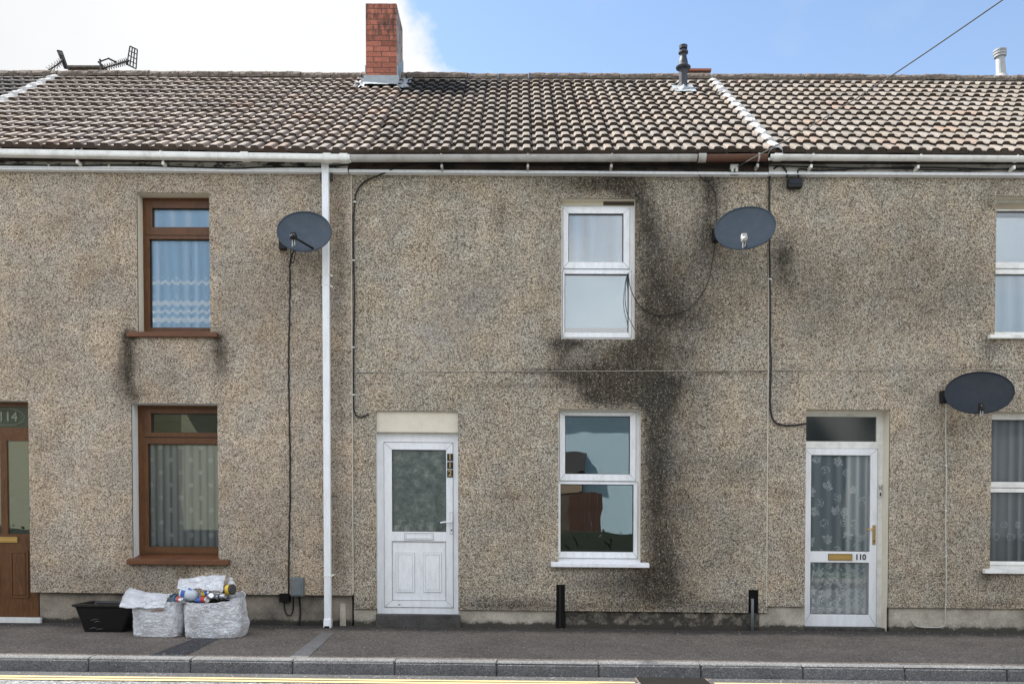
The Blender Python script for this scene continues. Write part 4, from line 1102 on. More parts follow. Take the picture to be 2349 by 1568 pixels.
# satellite dishes
def dish(label, cu, cv, a, b, az, el, roll, mat, mount_uv, lnb_col, lnb_uv, foot_x, Yc=-.40, Yl=-.72):
    C_ = P(cu, cv, Yc)
    root = thing('satellite_dish', label, 'satellite dish', P(mount_uv[0], mount_uv[1], 0), 'satellite dishes on the walls')
    N = Vector((math.sin(az) * math.cos(el), -math.cos(az) * math.cos(el), math.sin(el)))
    up = Vector((0, 0, 1)); Xv = up.cross(N).normalized(); Yv = N.cross(Xv)
    Xr = Xv * math.cos(roll) + Yv * math.sin(roll); Yr_ = -Xv * math.sin(roll) + Yv * math.cos(roll)
    M_ = Matrix((( Xr.x, Yr_.x, N.x, C_.x), (Xr.y, Yr_.y, N.y, C_.y), (Xr.z, Yr_.z, N.z, C_.z), (0, 0, 0, 1)))
    m = MB(); nr, na = 8, 40; dp_ = .055
    def ptd(i, k, off=0):
        rr_ = i / nr; t = 2 * math.pi * k / na; e = 2.06
        cx = math.copysign(abs(math.cos(t)) ** (2 / e), math.cos(t)); sy = math.copysign(abs(math.sin(t)) ** (2 / e), math.sin(t))
        return M_ @ Vector((a * rr_ * cx, b * rr_ * sy, dp_ * (rr_ * rr_ - 1) + off))
    for i in range(nr):
        for k in range(na):
            for off in (0, -.006):
                if i == 0: m.q(ptd(0, 0, off), ptd(1, k, off), ptd(1, k + 1, off))
                else: m.q(ptd(i, k, off), ptd(i + 1, k, off), ptd(i + 1, k + 1, off), ptd(i, k + 1, off))
    m.build('reflector', mat, root, smooth=True)
    m = MB(); m.tube([ptd(nr, k, .002) for k in range(na + 1)], .008, 6); m.build('rim', mat, root, smooth=True)
    m = MB(); foot = M_ @ Vector((foot_x, -b * .86, -.0)); lnb = P(lnb_uv[0], lnb_uv[1], Yl)
    m.tube([foot, lerp(foot, lnb, .8), lnb + Vector((0, .02, -.02))], [.013, .012, .012], 8); m.build('feed_arm', M_black, root)
    m = MB(); dv = (M_ @ Vector((0, 0, -.05)) - lnb).normalized(); qz = dv.to_track_quat('Z', 'Y').to_matrix().to_4x4()
    m.lathe([(.012, -.075), (.02, -.07), (.022, -.02), (.036, -.01), (.036, .03), (.030, .034)], Matrix.Translation(lnb) @ qz, 16)
    m.box(lnb.x - .026, lnb.y - .02, lnb.z - .03, lnb.x + .026, lnb.y + .03, lnb.z + .045)
    l_ = m.build('receiver_head', M_black if lnb_col == 'dark' else M_lnb, root, bevel=.004)
    m = MB(); m.box(lnb.x - .016, lnb.y - .024, lnb.z - .012, lnb.x + .016, lnb.y - .019, lnb.z + .022); m.build('receiver_face', M_black if lnb_col != 'dark' else M_lnb, l_)
    m = MB(); m.tube([lnb + Vector((-.01, 0, -.03)), lnb + Vector((-.012, .005, -.10))], .006, 6); m.tube([lnb + Vector((.012, 0, -.03)), lnb + Vector((.012, .005, -.085))], .006, 6); m.build('connector', M_lnb, l_)
    mt = P(mount_uv[0], mount_uv[1], -.03); back = M_ @ Vector((0, -.02, -.11))
    m = MB(); m.box(mt.x - .035, -.10, mt.z - .07, mt.x + .035, -.004, mt.z + .07); m.tube([mt + Vector((0, -.05, 0)), lerp(mt, back, .6) + Vector((0, -.03, -.01)), back], .021, 10)
    m.box(back.x - .05, back.y - .02, back.z - .06, back.x + .05, back.y + .035, back.z + .06); m.build('wall_bracket', M_black, root, bevel=.003)
    m = MB()
    for sx, sy in ((-.05, 0), (.04, .01), (.06, -.11)):
        p = M_ @ Vector((sx, sy, dp_ * ((sx * sx + sy * sy) / a / b - 1) + .002)); m.lathe([(.007, 0), (.006, .003)], Matrix.Translation(p) @ M_.to_3x3().to_4x4(), 8)
    m.build('bolt', M_joint, root)
    return root, lnb, C_
dish('dark grey satellite dish overlapping the white downpipe', 698, 531, .285, .262, R(7), R(22), R(5), M_dish, (650, 560), 'dark', (673, 543), .08)
dish('grey satellite dish with pale receiver, just left of the long black cable', 1709, 523, .318, .275, R(-17), R(22), R(3), M_dish, (1641, 541), 'pale', (1707, 546), .0)
dish('near-black satellite dish over the right-hand lower window', 2246, 900, .338, .270, R(-22), R(28), R(0), M_dishd, (2164, 911), 'dark', (2252, 934), .0)

def wire(name, label, pts, r, mat=None, Y=-.02, group=None, n=8, cat='cable', clips=(), wob=0):
    pp = [P(p[0], p[1], p[2] if len(p) > 2 else Y) for p in pts]; pp = smooth_path(pp, n)
    if wob: pp = [p + Vector((wob * nz((p.z, i * .1, 0), 6), 0, 0)) for i, p in enumerate(pp)]
    m = MB(); m.tube(pp, r, 6)
    if not clips: o = m.build(name, mat or M_black, smooth=True); return tag(o, label, cat, group)
    root = thing(name, label, cat, pp[0], group); m.build('sheath', mat or M_black, root, smooth=True)
    for (u, v) in clips:
        c = P(u, v, Y - r * .6); m = MB(); m.box(c.x - r * 1.3, c.y - r, c.z - .007, c.x + r * 1.3, c.y + r, c.z + .007); m.build('clip', M_clip, root)
    return root
G_ = 'cables fixed to the fronts'
wire('cable', 'thick black cable hanging straight down from the left dish to the grey meter box',
     [(672, 548, -.45), (674, 572, -.2), (666, 600, -.03)] + [(664 + 1.6 * math.sin(v * .013), v) for v in range(640, 1340, 60)] + [(661.5, 1370)], .0095, wob=.008, group=G_)
wire('cable', 'short loop of black cable dangling under the left dish', [(672, 550, -.45), (667, 575, -.36), (668, 596, -.3), (672, 603, -.3), (676, 590, -.3), (678, 565, -.4)], .005, group=G_)
wire('cable', 'black cable curving down from the eaves beside the left joint of house 112',
     [(905, 386, -.09), (870, 402, -.05), (838, 416), (820, 436), (814, 460), (811, 520), (811.5, 600), (813, 680), (811.5, 780), (811, 860), (811.5, 930), (816, 950), (828, 956), (846, 950)], .0095, clips=[(814, 463), (811, 597), (811, 796), (811, 905)], group=G_)
wire('cable', 'black cable dropping from the eaves past the grey dish to the fanlight of door 110',
     [(1806, 408, -.05), (1802, 390, -.09), (1790, 380, -.09), (1775, 388, -.07), (1767, 402), (1765, 430), (1765.5, 560), (1767, 700), (1766.5, 780), (1769, 835), (1767, 900), (1768, 940), (1776, 966), (1800, 975), (1830, 974), (1849, 971)], .0105, wob=.004, clips=[(1767, 640), (1766, 500)], group=G_)
wire('cable', 'black cable looping from the junction box along the eaves of the right house', [(1832, 406, -.05), (1830, 394, -.09), (1838, 388, -.09), (1880, 391, -.1), (2000, 386, -.1), (2120, 384, -.1), (2240, 387, -.1), (2360, 390, -.1), (2500, 392, -.1)], .0085, group=G_)
wire('cable', 'thinner black cable sagging under the gutter of the right house', [(1700, 380, -.1), (1740, 378, -.1), (1800, 381, -.105), (1900, 384, -.105), (2060, 387, -.105), (2200, 391, -.105), (2360, 386, -.105), (2500, 388, -.105)], .0075, group=G_)
wire('cable', 'black cable pinned along the fascia of the left house', [(-60, 378, -.1), (60, 379, -.1), (180, 380, -.1), (300, 379, -.1), (420, 383, -.1), (540, 386, -.1), (600, 384, -.1), (735, 382, -.1), (800, 378, -.1)], .008, clips=[(112, 379), (250, 380), (380, 382)], Y=-.1, group=G_)
wire('cable', 'black cable running under the grey gutter of the middle house', [(905, 386, -.09), (960, 377, -.1), (1100, 378, -.1), (1250, 380, -.1), (1400, 381, -.1), (1560, 383, -.1), (1680, 384, -.1)], .0075, group=G_)
wire('cable', 'thin black wire with a small loop above the grey dish', [(1594, 372, -.13), (1598, 388, -.1), (1604, 402, -.06), (1616, 414), (1627, 416), (1634, 406), (1628, 398), (1619, 402), (1620, 414), (1632, 428), (1641, 446), (1643, 480), (1643, 520)], .0045, group=G_)
wire('cable', 'thin black wire sagging from the grey dish across the wall to the upper window', [(1641, 545), (1636, 590), (1626, 640), (1608, 678), (1580, 708), (1540, 722), (1505, 722), (1475, 708), (1456, 684, -.02), (1445, 655, .05), (1441, 626, .09)], .005, Y=-.015, group=G_)
wire('cable', 'thin black wire looping in front of the lower pane of the upper window', [(1441, 626, .09), (1436, 650, .08), (1434, 690, .07), (1440, 722, .06), (1450, 744, .04), (1458, 760, 0)], .004, group=G_)
wire('cable', 'off-white cable running straight down from the near-black dish into the plinth',
     [(2172, 915, -.05), (2170, 935)] + [(2170 + .8 * math.sin(v * .03), v) for v in range(960, 1400, 40)] + [(2168.5, 1404, 0.0), (2168, 1428, .015), (2160, 1437, .015), (2135, 1438, .015), (2105, 1436, .015), (2094, 1428, .015), (2090, 1420, .015)], .0065, M_whitecable, clips=[(2170, 1067), (2170, 1170), (2170, 1275), (2170, 1385)], group=G_)
# service wire from the eaves up over the street
A_ = P(1690, 383, -.12); tgt = P(2300, 0, -3.4)
m = MB(); pts = []
dirv = tgt - A_
for i in range(61):
    t = i / 60 * 3.0; p = A_ + dirv * t; pts.append(p + Vector((0, 0, -.06 * math.sin(min(1, t) * math.pi) if t < 1 else .02 * (t - 1))))
m.tube(pts, .0055, 6); tag(m.build('overhead_wire', flat('grey_wire', (.045, .043, .04), .7)), 'thin telephone wire rising from the eaves over the roof to the top right', 'overhead wire')
m = MB(); c = P(1685, 382, -.10); bt = thing('wire_bracket', 'small white wire bracket under the brown piece of gutter', 'bracket', c)
m.pbox(1676, 376, 1694, 385, -.13, -.075); m.build('body', M_clip, bt, bevel=.004)
for u in (1680, 1690):
    m = MB(); q_ = P(u, 389, -.12); m.lathe([(.012, -.02), (.018, -.01), (.012, 0), (.018, .01), (.01, .02)], Matrix.Translation(q_), 10); m.build('insulator', M_clip, bt)
wire('cable', 'short black loop of cable under the white wire bracket', [(1666, 388, -.09), (1672, 399, -.07), (1686, 402, -.07), (1700, 398, -.07), (1706, 386, -.09)], .006, group=G_)
jb = thing('junction_box', 'small black junction box under the eaves of the right house', 'junction box', P(1825, 418, 0))
m = MB(); m.pbox(1808.5, 407, 1842, 429, -.085, -.004); m.build('body', M_black, jb, bevel=.01)
m = MB(); m.pbox(1810.5, 409.5, 1840, 422, -.092, -.08); m.build('lid', M_dishd, jb, bevel=.006)
mb_ = thing('meter_box', 'small grey meter box at the foot of the left house wall', 'meter box', P(680, 1345, 0))
m = MB(); m.pbox(667, 1324, 695, 1367, -.10, -.01); m.build('body', M_meter, mb_, bevel=.006)
m = MB(); m.pbox(669, 1327, 691, 1364.5, -.108, -.095); m.build('lid', M_meter, mb_, bevel=.004)
m = MB(); m.pbox(640, 1360, 663, 1381, -.03, .06); tag(m.build('recess_box', M_darkvoid, bevel=.004), 'dark square box fixed where the black cable ends above the plinth', 'cable box')
wire('cable', 'black cable loop hanging below the meter box', [(652, 1378, .01), (653, 1395, .02), (658, 1408, .02), (667, 1410, .02), (672, 1398, .02), (673, 1366, -.03)], .009, group=G_)
wire('cable', 'black cable from the meter box into the pavement', [(686, 1366, -.04), (688, 1385, .02), (689, 1405, .02), (687, 1425, .02), (685, 1440, .02)], .011, group=G_)
sp_ = MB(); sp_.pbox(779, 1383, 793, 1436, .030, .055); tag(sp_.build('stone_block', M_plinthp, bevel=.01, attrs={'stain': [.1] * 8}), 'narrow upright stone strip beside the foot of the downpipe', 'stone block')
# air slots in the front of 112
x0, z0, x1, z1 = H['s1']; m = MB(); m.box(x0 + .001, .018, -.03, x1 - .001, .12, z1 - .001); sl1 = m.build('air_slot', M_darkvoid, house112)
m = MB(); m.box(x0 + .035, .012, -.02, x0 + .052, .03, z1 - .01); m.build('slot_rib', M_black, sl1)
x0, z0, x1, z1 = H['s2']; m = MB(); m.box(x0 + .001, .022, zb112 + .002, x1 - .001, .12, z1 - .001); sl2 = m.build('air_slot', M_darkvoid, house112)
m = MB(); m.tube([P(1726, 1372, .012), P(1726, 1400, .005), P(1725.5, 1450, .005)], .017, 8); tag(m.build('stub_pipe', M_meter, smooth=True), 'short grey pipe running from the slot in the wall down to the pavement', 'pipe')
# movement beads in the render
def bead(house, ua, va, ub, vb, mat, w_=1.6, Y=-.008):
    a, b = P(ua, va, Y), P(ub, vb, Y); m = MB()
    if abs(ua - ub) < abs(va - vb): m.box(min(a.x, b.x) - .0045 * w_ / 1.6, Y, min(a.z, b.z), min(a.x, b.x) + .0045 * w_ / 1.6, Y + .02, max(a.z, b.z))
    else:
        n = 40
        for i in range(n):
            p, q_ = lerp(a, b, i / n), lerp(a, b, (i + 1) / n)
            m.hexa([(p.x, Y, p.z - .004), (q_.x, Y, q_.z - .004), (q_.x, Y + .02, q_.z - .004), (p.x, Y + .02, p.z - .004), (p.x, Y, p.z), (q_.x, Y, q_.z), (q_.x, Y + .02, q_.z), (p.x, Y + .02, p.z)])
    m.build('render_bead', mat, house)
    if abs(ua - ub) > abs(va - vb):
        m = MB(); n = 120
        for i in range(n):
            p, q_ = lerp(a, b, i / n), lerp(a, b, (i + 1) / n); t_ = lambda x: .007 * max(0, .55 + nz((x * 1.3, 4, 0), 1.5))
            m.q((p.x, Y + .006, p.z - .005 - t_(p.x)), (q_.x, Y + .006, q_.z - .005 - t_(q_.x)), (q_.x, Y + .006, q_.z - .004), (p.x, Y + .006, p.z - .004))
        m.build('crack', M_joint, house)
M_bead = plain('weathered_bead', (.56, .51, .42), .8, .3, dirt=.55, dscale=5, dirtc=(.20, .17, .13))
bead(house112, 1765.5, 402, 1765.5, 1390, M_bead, 2.2); bead(house112, 820, 852.5, 1762, 848.5, M_bead); bead(house110, 1768, 848, 2800, 845, M_bead)
bead(house114, 810, 396, 810, 1360, M_bead, 1.8, -.019)

# TV aerials on the ridge
def aerial(label, panel4, boom, arm, loc_u, n_dir, Yp_):
    root = thing('tv_aerial', label, 'tv aerial', P(loc_u, 160, Yp_), 'tv aerials on the roof')
    q4 = [P(*p, Yp_ + dy) for p, dy in zip(panel4, (0, .05, .05, 0))]
    m = MB(); g = lambda s_, t: lerp(lerp(q4[0], q4[1], s_), lerp(q4[3], q4[2], s_), t)
    for s_ in (0, .33, .66, 1): m.tube([g(s_, 0), g(s_, 1)], .010, 5)
    for t in (0, .25, .5, .75, 1): m.tube([g(0, t), g(1, t)], .010 if t in (0, 1) else .007, 5)
    m.build('reflector', M_aerial, root)
    b = [P(p[0], p[1], Yp_ + p[2]) for p in boom]; m = MB(); m.tube(b, .013, 6); bo = m.build('boom', M_aerial, root)
    m = MB()
    for k in range(n_dir):
        t = (k + .6) / n_dir; i = t * (len(b) - 1); p = lerp(b[int(i)], b[min(int(i) + 1, len(b) - 1)], i % 1)
        m.tube([p + Vector((0, 0, -.055)), p + Vector((.012, -.02, .035))], .006, 4)
        m.tube([p + Vector((0, -.09, 0)), p + Vector((0, .09, 0))], .005, 4)
    m.build('director', M_aerial, bo)
    for a_ in arm:
        m = MB(); m.tube([P(p[0], p[1], Yp_) for p in a_], .014, 6); m.build('mast', M_aerial, root)
aerial('small leaning tv aerial at the left end of the ridge pointing down left', [(131, 116), (142, 118), (156, 158), (148, 157)], [(146, 136, 0), (132, 148, -.1), (110, 162, -.2)], [[(146, 136), (152, 150), (160, 164)]], 152, 7, YR + .25)
aerial('larger tv aerial with tilted grid reflector pointing right above the ridge', [(298, 106), (315, 114), (312, 158), (291, 148)], [(296, 139, 0), (270, 147, -.05), (238, 156, -.1)], [[(232, 165), (229, 136)], [(229, 141), (248, 134), (266, 143)], [(225, 142), (235, 150)]], 230, 12, YR + .25)

# gully grate in the road
gr = thing('drain_grate', 'cast iron drain grate at the kerb interrupting the yellow lines', 'drain grate', ((gx0 + gx1) / 2, -2.6, -.16))
ya, yb = -2.28, -2.70
m = MB(); m.plate((gx0, yb, gx1, ya), [(gx0 + .03, yb + .03, gx1 - .03, ya - .03)], 0, .02)
m.v = [(x, z, -.156 - y) for (x, y, z) in m.v]; M_iron = plain('rusty_cast_iron', (.17, .135, .11), .7, .4, .3, dirt=.5, dscale=20, dirtc=(.15, .10, .07)); m.build('frame', M_iron, gr)
nb = 9
for k in range(nb):
    xa = lerp(gx0 + .05, gx1 - .05, k / (nb - 1)); m = MB(); m.hexa([(xa - .02, yb + .03, -.18), (xa + .012, yb + .03, -.18), (xa + .07, ya - .03, -.18), (xa + .038, ya - .03, -.18), (xa - .02, yb + .03, -.155), (xa + .012, yb + .03, -.155), (xa + .07, ya - .03, -.155), (xa + .038, ya - .03, -.155)]); m.build('bar', M_iron, gr)
m = MB(); m.box(gx0 + .01, yb + .01, -.153, gx1 - .01, ya - .01, -.1525); m.build('sump', M_darkvoid, gr)

# ================================================================== SACKS AND BOX ON THE PAVEMENT
def sack(label, u0, u1, vb, Yf, dep, h, seed, lean=0, lip=0, rimf=None, bulge=.05):
    a_, b_ = P(u0, vb, Yf), P(u1, vb, Yf); cx = (a_.x + b_.x) / 2; w_ = (b_.x - a_.x) / 2; cy = Yf + dep / 2; z0 = gz(cx, Yf)
    root = thing('recycling_sack', label, 'recycling sack', (cx, cy, z0), 'sacks put out by the wall')
    m = MB(); na, nh = 110, 44; rows = []
    def pt(k, t, inner=0):
        th = 2 * math.pi * k / na; e = 3.4
        c_, s_ = math.cos(th), math.sin(th); cc = math.copysign(abs(c_) ** (2 / e), c_); ss = math.copysign(abs(s_) ** (2 / e), s_)
        g = 1 + bulge * math.sin(math.pi * min(1, t * 1.05)) - .02 * (1 - t) ** 6 * 3
        p3 = Vector((c_ * w_, s_ * dep / 2, t * h)) + Vector((seed, seed, 0)); wr = .024 * nz(p3, 5) + .016 * abs(nz(p3, 10)) + .010 * abs(nz(p3, 22))
        rim = (rimf(cc, ss) if rimf else 0) * t ** 3
        x = cx + lean * t + cc * (w_ * g + wr - inner); y = cy + ss * (dep / 2 * g + wr - inner); z = z0 + .004 + t * h + rim + .012 * nz((c_ * 2, s_ * 2, seed), 2) * t
        return Vector((x, y, z))
    for j in range(nh + 1): rows.append([pt(k, j / nh) for k in range(na + 1)])
    for j in range(12): rows.append([pt(k, 1 - j * .03, .006) for k in range(na + 1)])
    for A_, B_ in zip(rows, rows[1:]):
        for k in range(na): m.q(A_[k], A_[k + 1], B_[k + 1], B_[k])
    m.q(*rows[-1][:-1]); m.q(*reversed(rows[0][:-1]))
    m.build('body', M_bag, root, smooth=False)
    return root, pt, cx, cy, z0
def weld(o):
    import bmesh
    b = bmesh.new(); b.from_mesh(o.data); bmesh.ops.remove_doubles(b, verts=b.verts, dist=.0004); b.to_mesh(o.data); b.free()
    o.data.polygons.foreach_set('use_smooth', [True] * len(o.data.polygons))
def flap(root, c4, sag, seed, name='lid_flap', curl=0):
    tl, tr, br, bl = [P(*c) for c in c4]; n = 40; m = MB(); rows = []
    for j in range(n + 1):
        t = j / n; row = []
        for i in range(n + 1):
            s_ = i / n; p = lerp(lerp(tl, tr, s_), lerp(bl, br, s_), t)
            p = p + Vector((0, 0, -sag * math.sin(math.pi * s_) * (1 - t * .7) + .016 * nz((s_ * 2, t * 2, seed), 1.6) + .010 * nz((s_ * 6, t * 6, seed), 1.3) + .045 * math.sin(math.pi * t) + curl * max(0, s_ - .9) * t))
            p.x += .006 * nz((t * 4, s_ * 2, seed), 2)
            row.append(p)
        rows.append(row)
    for off in (0, .005):
        for A_, B_ in zip(rows, rows[1:]):
            for i in range(n): m.q(*[p - Vector((0, -.3 * off, off)) for p in (A_[i], A_[i + 1], B_[i + 1], B_[i])])
    o = m.build(name, M_bag, root); weld(o)
    m = MB(); edge_ = rows[-1] + [r[-1] for r in reversed(rows)]; m.tube(edge_, .006, 5); m.tube([r[0] for r in rows], .006, 5); h_ = m.build('hem', M_bag, o)
s1, pt1, cx1, cy1, z1_ = sack('smaller white woven recycling sack beside the black box, flap folded over its top', 297, 409, 1450, -1.0, .40, .335, 1.0, rimf=lambda c, s_: (.05 * max(0, s_) + (.03 if c > .5 else 0)), bulge=.03)
weld(s1.children[0])
flap(s1, [(300, 1349, -.60), (398, 1359, -.62), (376, 1393, -1.03), (275, 1390, -1.05)], .02, 2.0)
s2, pt2, cx2, cy2, z2_ = sack('larger white woven recycling sack overflowing with bottles and cans', 416, 545, 1454, -1.05, .44, .375, 5.0, lean=-.012, rimf=lambda c, s_: (.07 * max(0, s_) + .055 * max(0, c) ** 2 - .01), bulge=.05)
weld(s2.children[0])
flap(s2, [(415, 1330, -.74), (519, 1319, -.74), (510, 1355, -.98), (408, 1348, -.98)], -.01, 7.0)
pm = Mat('faded_print', .7); pm.col(pm.mix(pm.ramp(pm.noise(55, 3, .6, (1, 1, .5)), [(.50, 0.0), (.56, 1.0)]), (.72, .73, .76), (.20, .20, .25)))
for (u0, u1, v) in ((462, 498, 1388.5), (460, 502, 1393), (455, 480, 1404)):     # faint printed lines on the larger sack
    m = MB(); a, b = P(u0, v, -1.09), P(u1, v - .8, -1.09); n = 10
    for k in range(n):
        p, q_ = lerp(a, b, k / n), lerp(a, b, (k + 1) / n); m.q(p, q_, q_ + Vector((0, 0, .012)), p + Vector((0, 0, .012)))
    m.build('printed_line', pm.m, s2)
def bottle(name, label, cat, base, axis, prof, mat, capmat=None, capprof=None, group=None, n=20):
    b = P(*base); q_ = Vector(axis).normalized().to_track_quat('Z', 'Y').to_matrix().to_4x4(); M_ = Matrix.Translation(b) @ q_
    root = thing(name, label, cat, b, group); m = MB(); m.lathe(prof, M_, n); o = m.build('body', mat, root); weld(o)
    if capprof: m = MB(); m.lathe(capprof, M_, n); m.build('cap', capmat, root)
    return root, M_
M_milk = flat('milky_plastic', (.72, .73, .74), .4); M_clear = plain('cloudy_clear_plastic', (.56, .62, .68), .25, .6, dirt=.3, dscale=20, dirtc=(.35, .42, .5))
M_blue = flat('blue_label', (.04, .12, .42), .4); M_red = flat('red_print', (.52, .04, .03), .4); M_yel = flat('yellow_print', (.75, .50, .03), .4)
M_can = plain('aluminium_can', (.55, .56, .58), .25, .6, .8, dirt=.1); M_orange = flat('orange_packaging', (.65, .14, .03), .6); M_teal = flat('teal_packaging', (.03, .13, .22), .4)
G2 = 'empties in the sacks'
# white bottle standing at the back right, yellow tub, big clear bottle, cans
bottle('plastic_bottle', 'white plastic bottle standing upright behind the flap of the larger sack', 'bottle', (529, 1372, -.72), (0, 0, 1), [(.045, 0), (.047, .06), (.047, .15), (.040, .175), (.020, .190), (.018, .197)], M_milk, M_milk, [(.023, .192), (.023, .222), (.020, .225)], G2)
r_, M_ = bottle('plastic_tub', 'yellow and black rounded tub at the right end of the larger sack', 'tub', (518, 1352, -.90), (1, -.35, .1), [(.02, -.012), (.052, -.01), (.056, .0), (.056, .02)], M_joint, None, None, G2)
m = MB(); m.lathe([(.052, .019), (.054, .026), (.054, .066), (.05, .07)], M_, 20); m.build('yellow_band', M_yel, r_)
m = MB(); m.lathe([(.056, .068), (.056, .090), (.04, .10)], M_, 20); m.build('lid', M_joint, r_)
r_, M_ = bottle('plastic_bottle', 'big clear bottle with blue labels lying on top of the larger sack', 'bottle', (424, 1360, -.93), (1, -.1, -.18), [(.03, -.045), (.072, -.03), (.078, .0), (.078, .02), (.073, .03), (.078, .04), (.078, .09), (.073, .10), (.060, .125), (.03, .14)], M_clear, None, None, G2)
for (ta, tb, ha, hb) in ((2.6, 3.9, -.01, .03), (4.4, 5.6, .045, .085), (1.6, 2.4, .05, .09)):
    m = MB()
    for k in range(8):
        a0, a1 = lerp(ta, tb, k / 8), lerp(ta, tb, (k + 1) / 8)
        m.q(*[M_ @ Vector((.0795 * math.cos(a), .0795 * math.sin(a), hh)) for a, hh in ((a0, ha), (a1, ha), (a1, hb), (a0, hb))])
    m.build('label_patch', M_blue, r_)
def can(label, u, v, Y, axis, bands, r=.031, h=.105):
    b = P(u, v, Y); q_ = Vector(axis).normalized().to_track_quat('Z', 'Y').to_matrix().to_4x4(); M_ = Matrix.Translation(b) @ q_
    root = thing('drink_can', label, 'can', b, G2); m = MB(); m.lathe([(r * .75, 0), (r, .008), (r, h - .012), (r * .8, h)], M_, 16); m.build('body', M_can, root)
    for (a, c, mt) in bands:
        m = MB(); m.lathe([(r + .0006, a * h), (r + .0006, c * h)], M_, 16); m.build('printed_band', mt, root)
can('blue and yellow can at the middle of the larger sack, under the flap', 466, 1363, -.92, (.8, -.4, .25), [(.1, .45, M_yel), (.46, .85, M_blue)])
can('red can in front at the middle of the larger sack', 463, 1374, -.98, (.7, -.6, .0), [(.1, .88, M_red)])
can('silver can with yellow and blue print right of the red can', 479, 1370, -.98, (.5, -.8, .3), [(.15, .35, M_yel), (.5, .62, M_blue)])
can('red can at the left corner of the larger sack', 407, 1373, -.99, (.8, -.5, -.1), [(.1, .5, M_red)])
can('blue can between the big clear bottle and the red can', 450, 1377, -.96, (.8, -.3, .1), [(.1, .9, M_blue)])
can('silver can partly hidden at the right of the larger sack opening', 497, 1370, -.95, (.9, -.2, .2), [(.3, .5, M_joint)])
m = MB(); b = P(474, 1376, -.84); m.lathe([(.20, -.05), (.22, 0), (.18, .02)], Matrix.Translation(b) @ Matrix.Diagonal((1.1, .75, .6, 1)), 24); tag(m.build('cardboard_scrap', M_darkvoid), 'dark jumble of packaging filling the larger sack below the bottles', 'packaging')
m = MB(); a_ = P(360, 1392, -.98); q0 = P(378, 1399, -.985)
for i in range(10):
    t0, t1 = i / 10, (i + 1) / 10
    f = lambda t, e: lerp(P(346, 1401, -1.022), P(374, 1399, -1.022), t) + Vector((0, .02 * e, .006 * e))
    m.hexa([f(t0, 0), f(t1, 0), f(t1, 3), f(t0, 3), f(t0, .6), f(t1, .6), f(t1, 3.6), f(t0, 3.6)])
tag(m.build('orange_packet', M_orange), 'orange packet showing under the front edge of the smaller sack flap', 'packet')
m = MB(); rr = [P(384, 1392, -.94), P(396, 1364, -.80), P(402, 1361, -.70), P(392, 1388, -.72)]; 
m.hexa([rr[0], rr[0] + Vector((.06, .0, .0)), rr[3] + Vector((.06, 0, 0)), rr[3], rr[1], rr[1] + Vector((.03, 0, 0)), rr[2] + Vector((.03, 0, 0)), rr[2]]); tag(m.build('blue_packet', M_teal, bevel=.01), 'dark blue packet in the right opening of the smaller sack', 'packet')
# black recycling box
bx = thing('recycling_box', 'open black plastic recycling box against the foot of the wall', 'recycling box', P(235, 1444, -.45))
yf, yb = -.66, -.27; zb0 = gz(P(240, 1444, yf).x, yf) + .004; zt0 = P(230, 1386, yf - .05).z
xl0, xr0 = P(191, 1444, yf).x, P(283, 1444, yf).x; xl1, xr1 = P(168, 1386, yf - .04).x, P(305, 1386, yf - .04).x
def ringb(x0, x1, y0, y1, z, e=.0, n=6):
    o = []
    r = .035
    for (cx, cy, a0) in ((x1 - r, y0 + r, -90), (x1 - r, y1 - r, 0), (x0 + r, y1 - r, 90), (x0 + r, y0 + r, 180)):
        for k in range(n + 1): a = R(a0 + 90 * k / n); o.append(Vector((cx + r * math.cos(a), cy + r * math.sin(a), z)))
    return o
m = MB()
seq = [ringb(xl0, xr0, yf, yb, zb0), ringb(lerp(xl0, xl1, .9), lerp(xr0, xr1, .9), yf - .03, yb + .03, lerp(zb0, zt0, .86)), ringb(xl1 - .004, xr1 + .004, yf - .042, yb + .042, zt0 - .028), ringb(xl1 - .022, xr1 + .022, yf - .062, yb + .062, zt0 - .022), ringb(xl1 - .022, xr1 + .022, yf - .062, yb + .062, zt0), ringb(xl1 + .004, xr1 - .004, yf - .035, yb + .035, zt0 + .002),
       ringb(xl1 + .012, xr1 - .012, yf - .028, yb + .028, zt0 - .02), ringb(xl0 + .01, xr0 - .01, yf + .008, yb - .008, zb0 + .01)]
for A_, B_ in zip(seq, seq[1:]):
    n = len(A_)
    for k in range(n): m.q(A_[k], A_[(k + 1) % n], B_[(k + 1) % n], B_[k])
m.q(*seq[-1]); m.q(*reversed(seq[0])); m.build('tub', M_blackgloss, bx, bevel=.002)
m = MB()
for (ua, va, ub, vb) in ((209, 1422, 226, 1419), (216, 1426, 230, 1424), (205, 1441, 222, 1439), (222, 1443, 236, 1441)):
    a, b = P(ua, va, yf - .025 * (1445 - va) / 40 - .008), P(ub, vb, yf - .025 * (1445 - vb) / 40 - .008); m.tube([a, lerp(a, b, .5) + Vector((0, 0, .006)), b], [.003, .005, .002], 5)
m.build('scuff_mark', flat('grey_scuff', (.10, .10, .10), .7), bx)

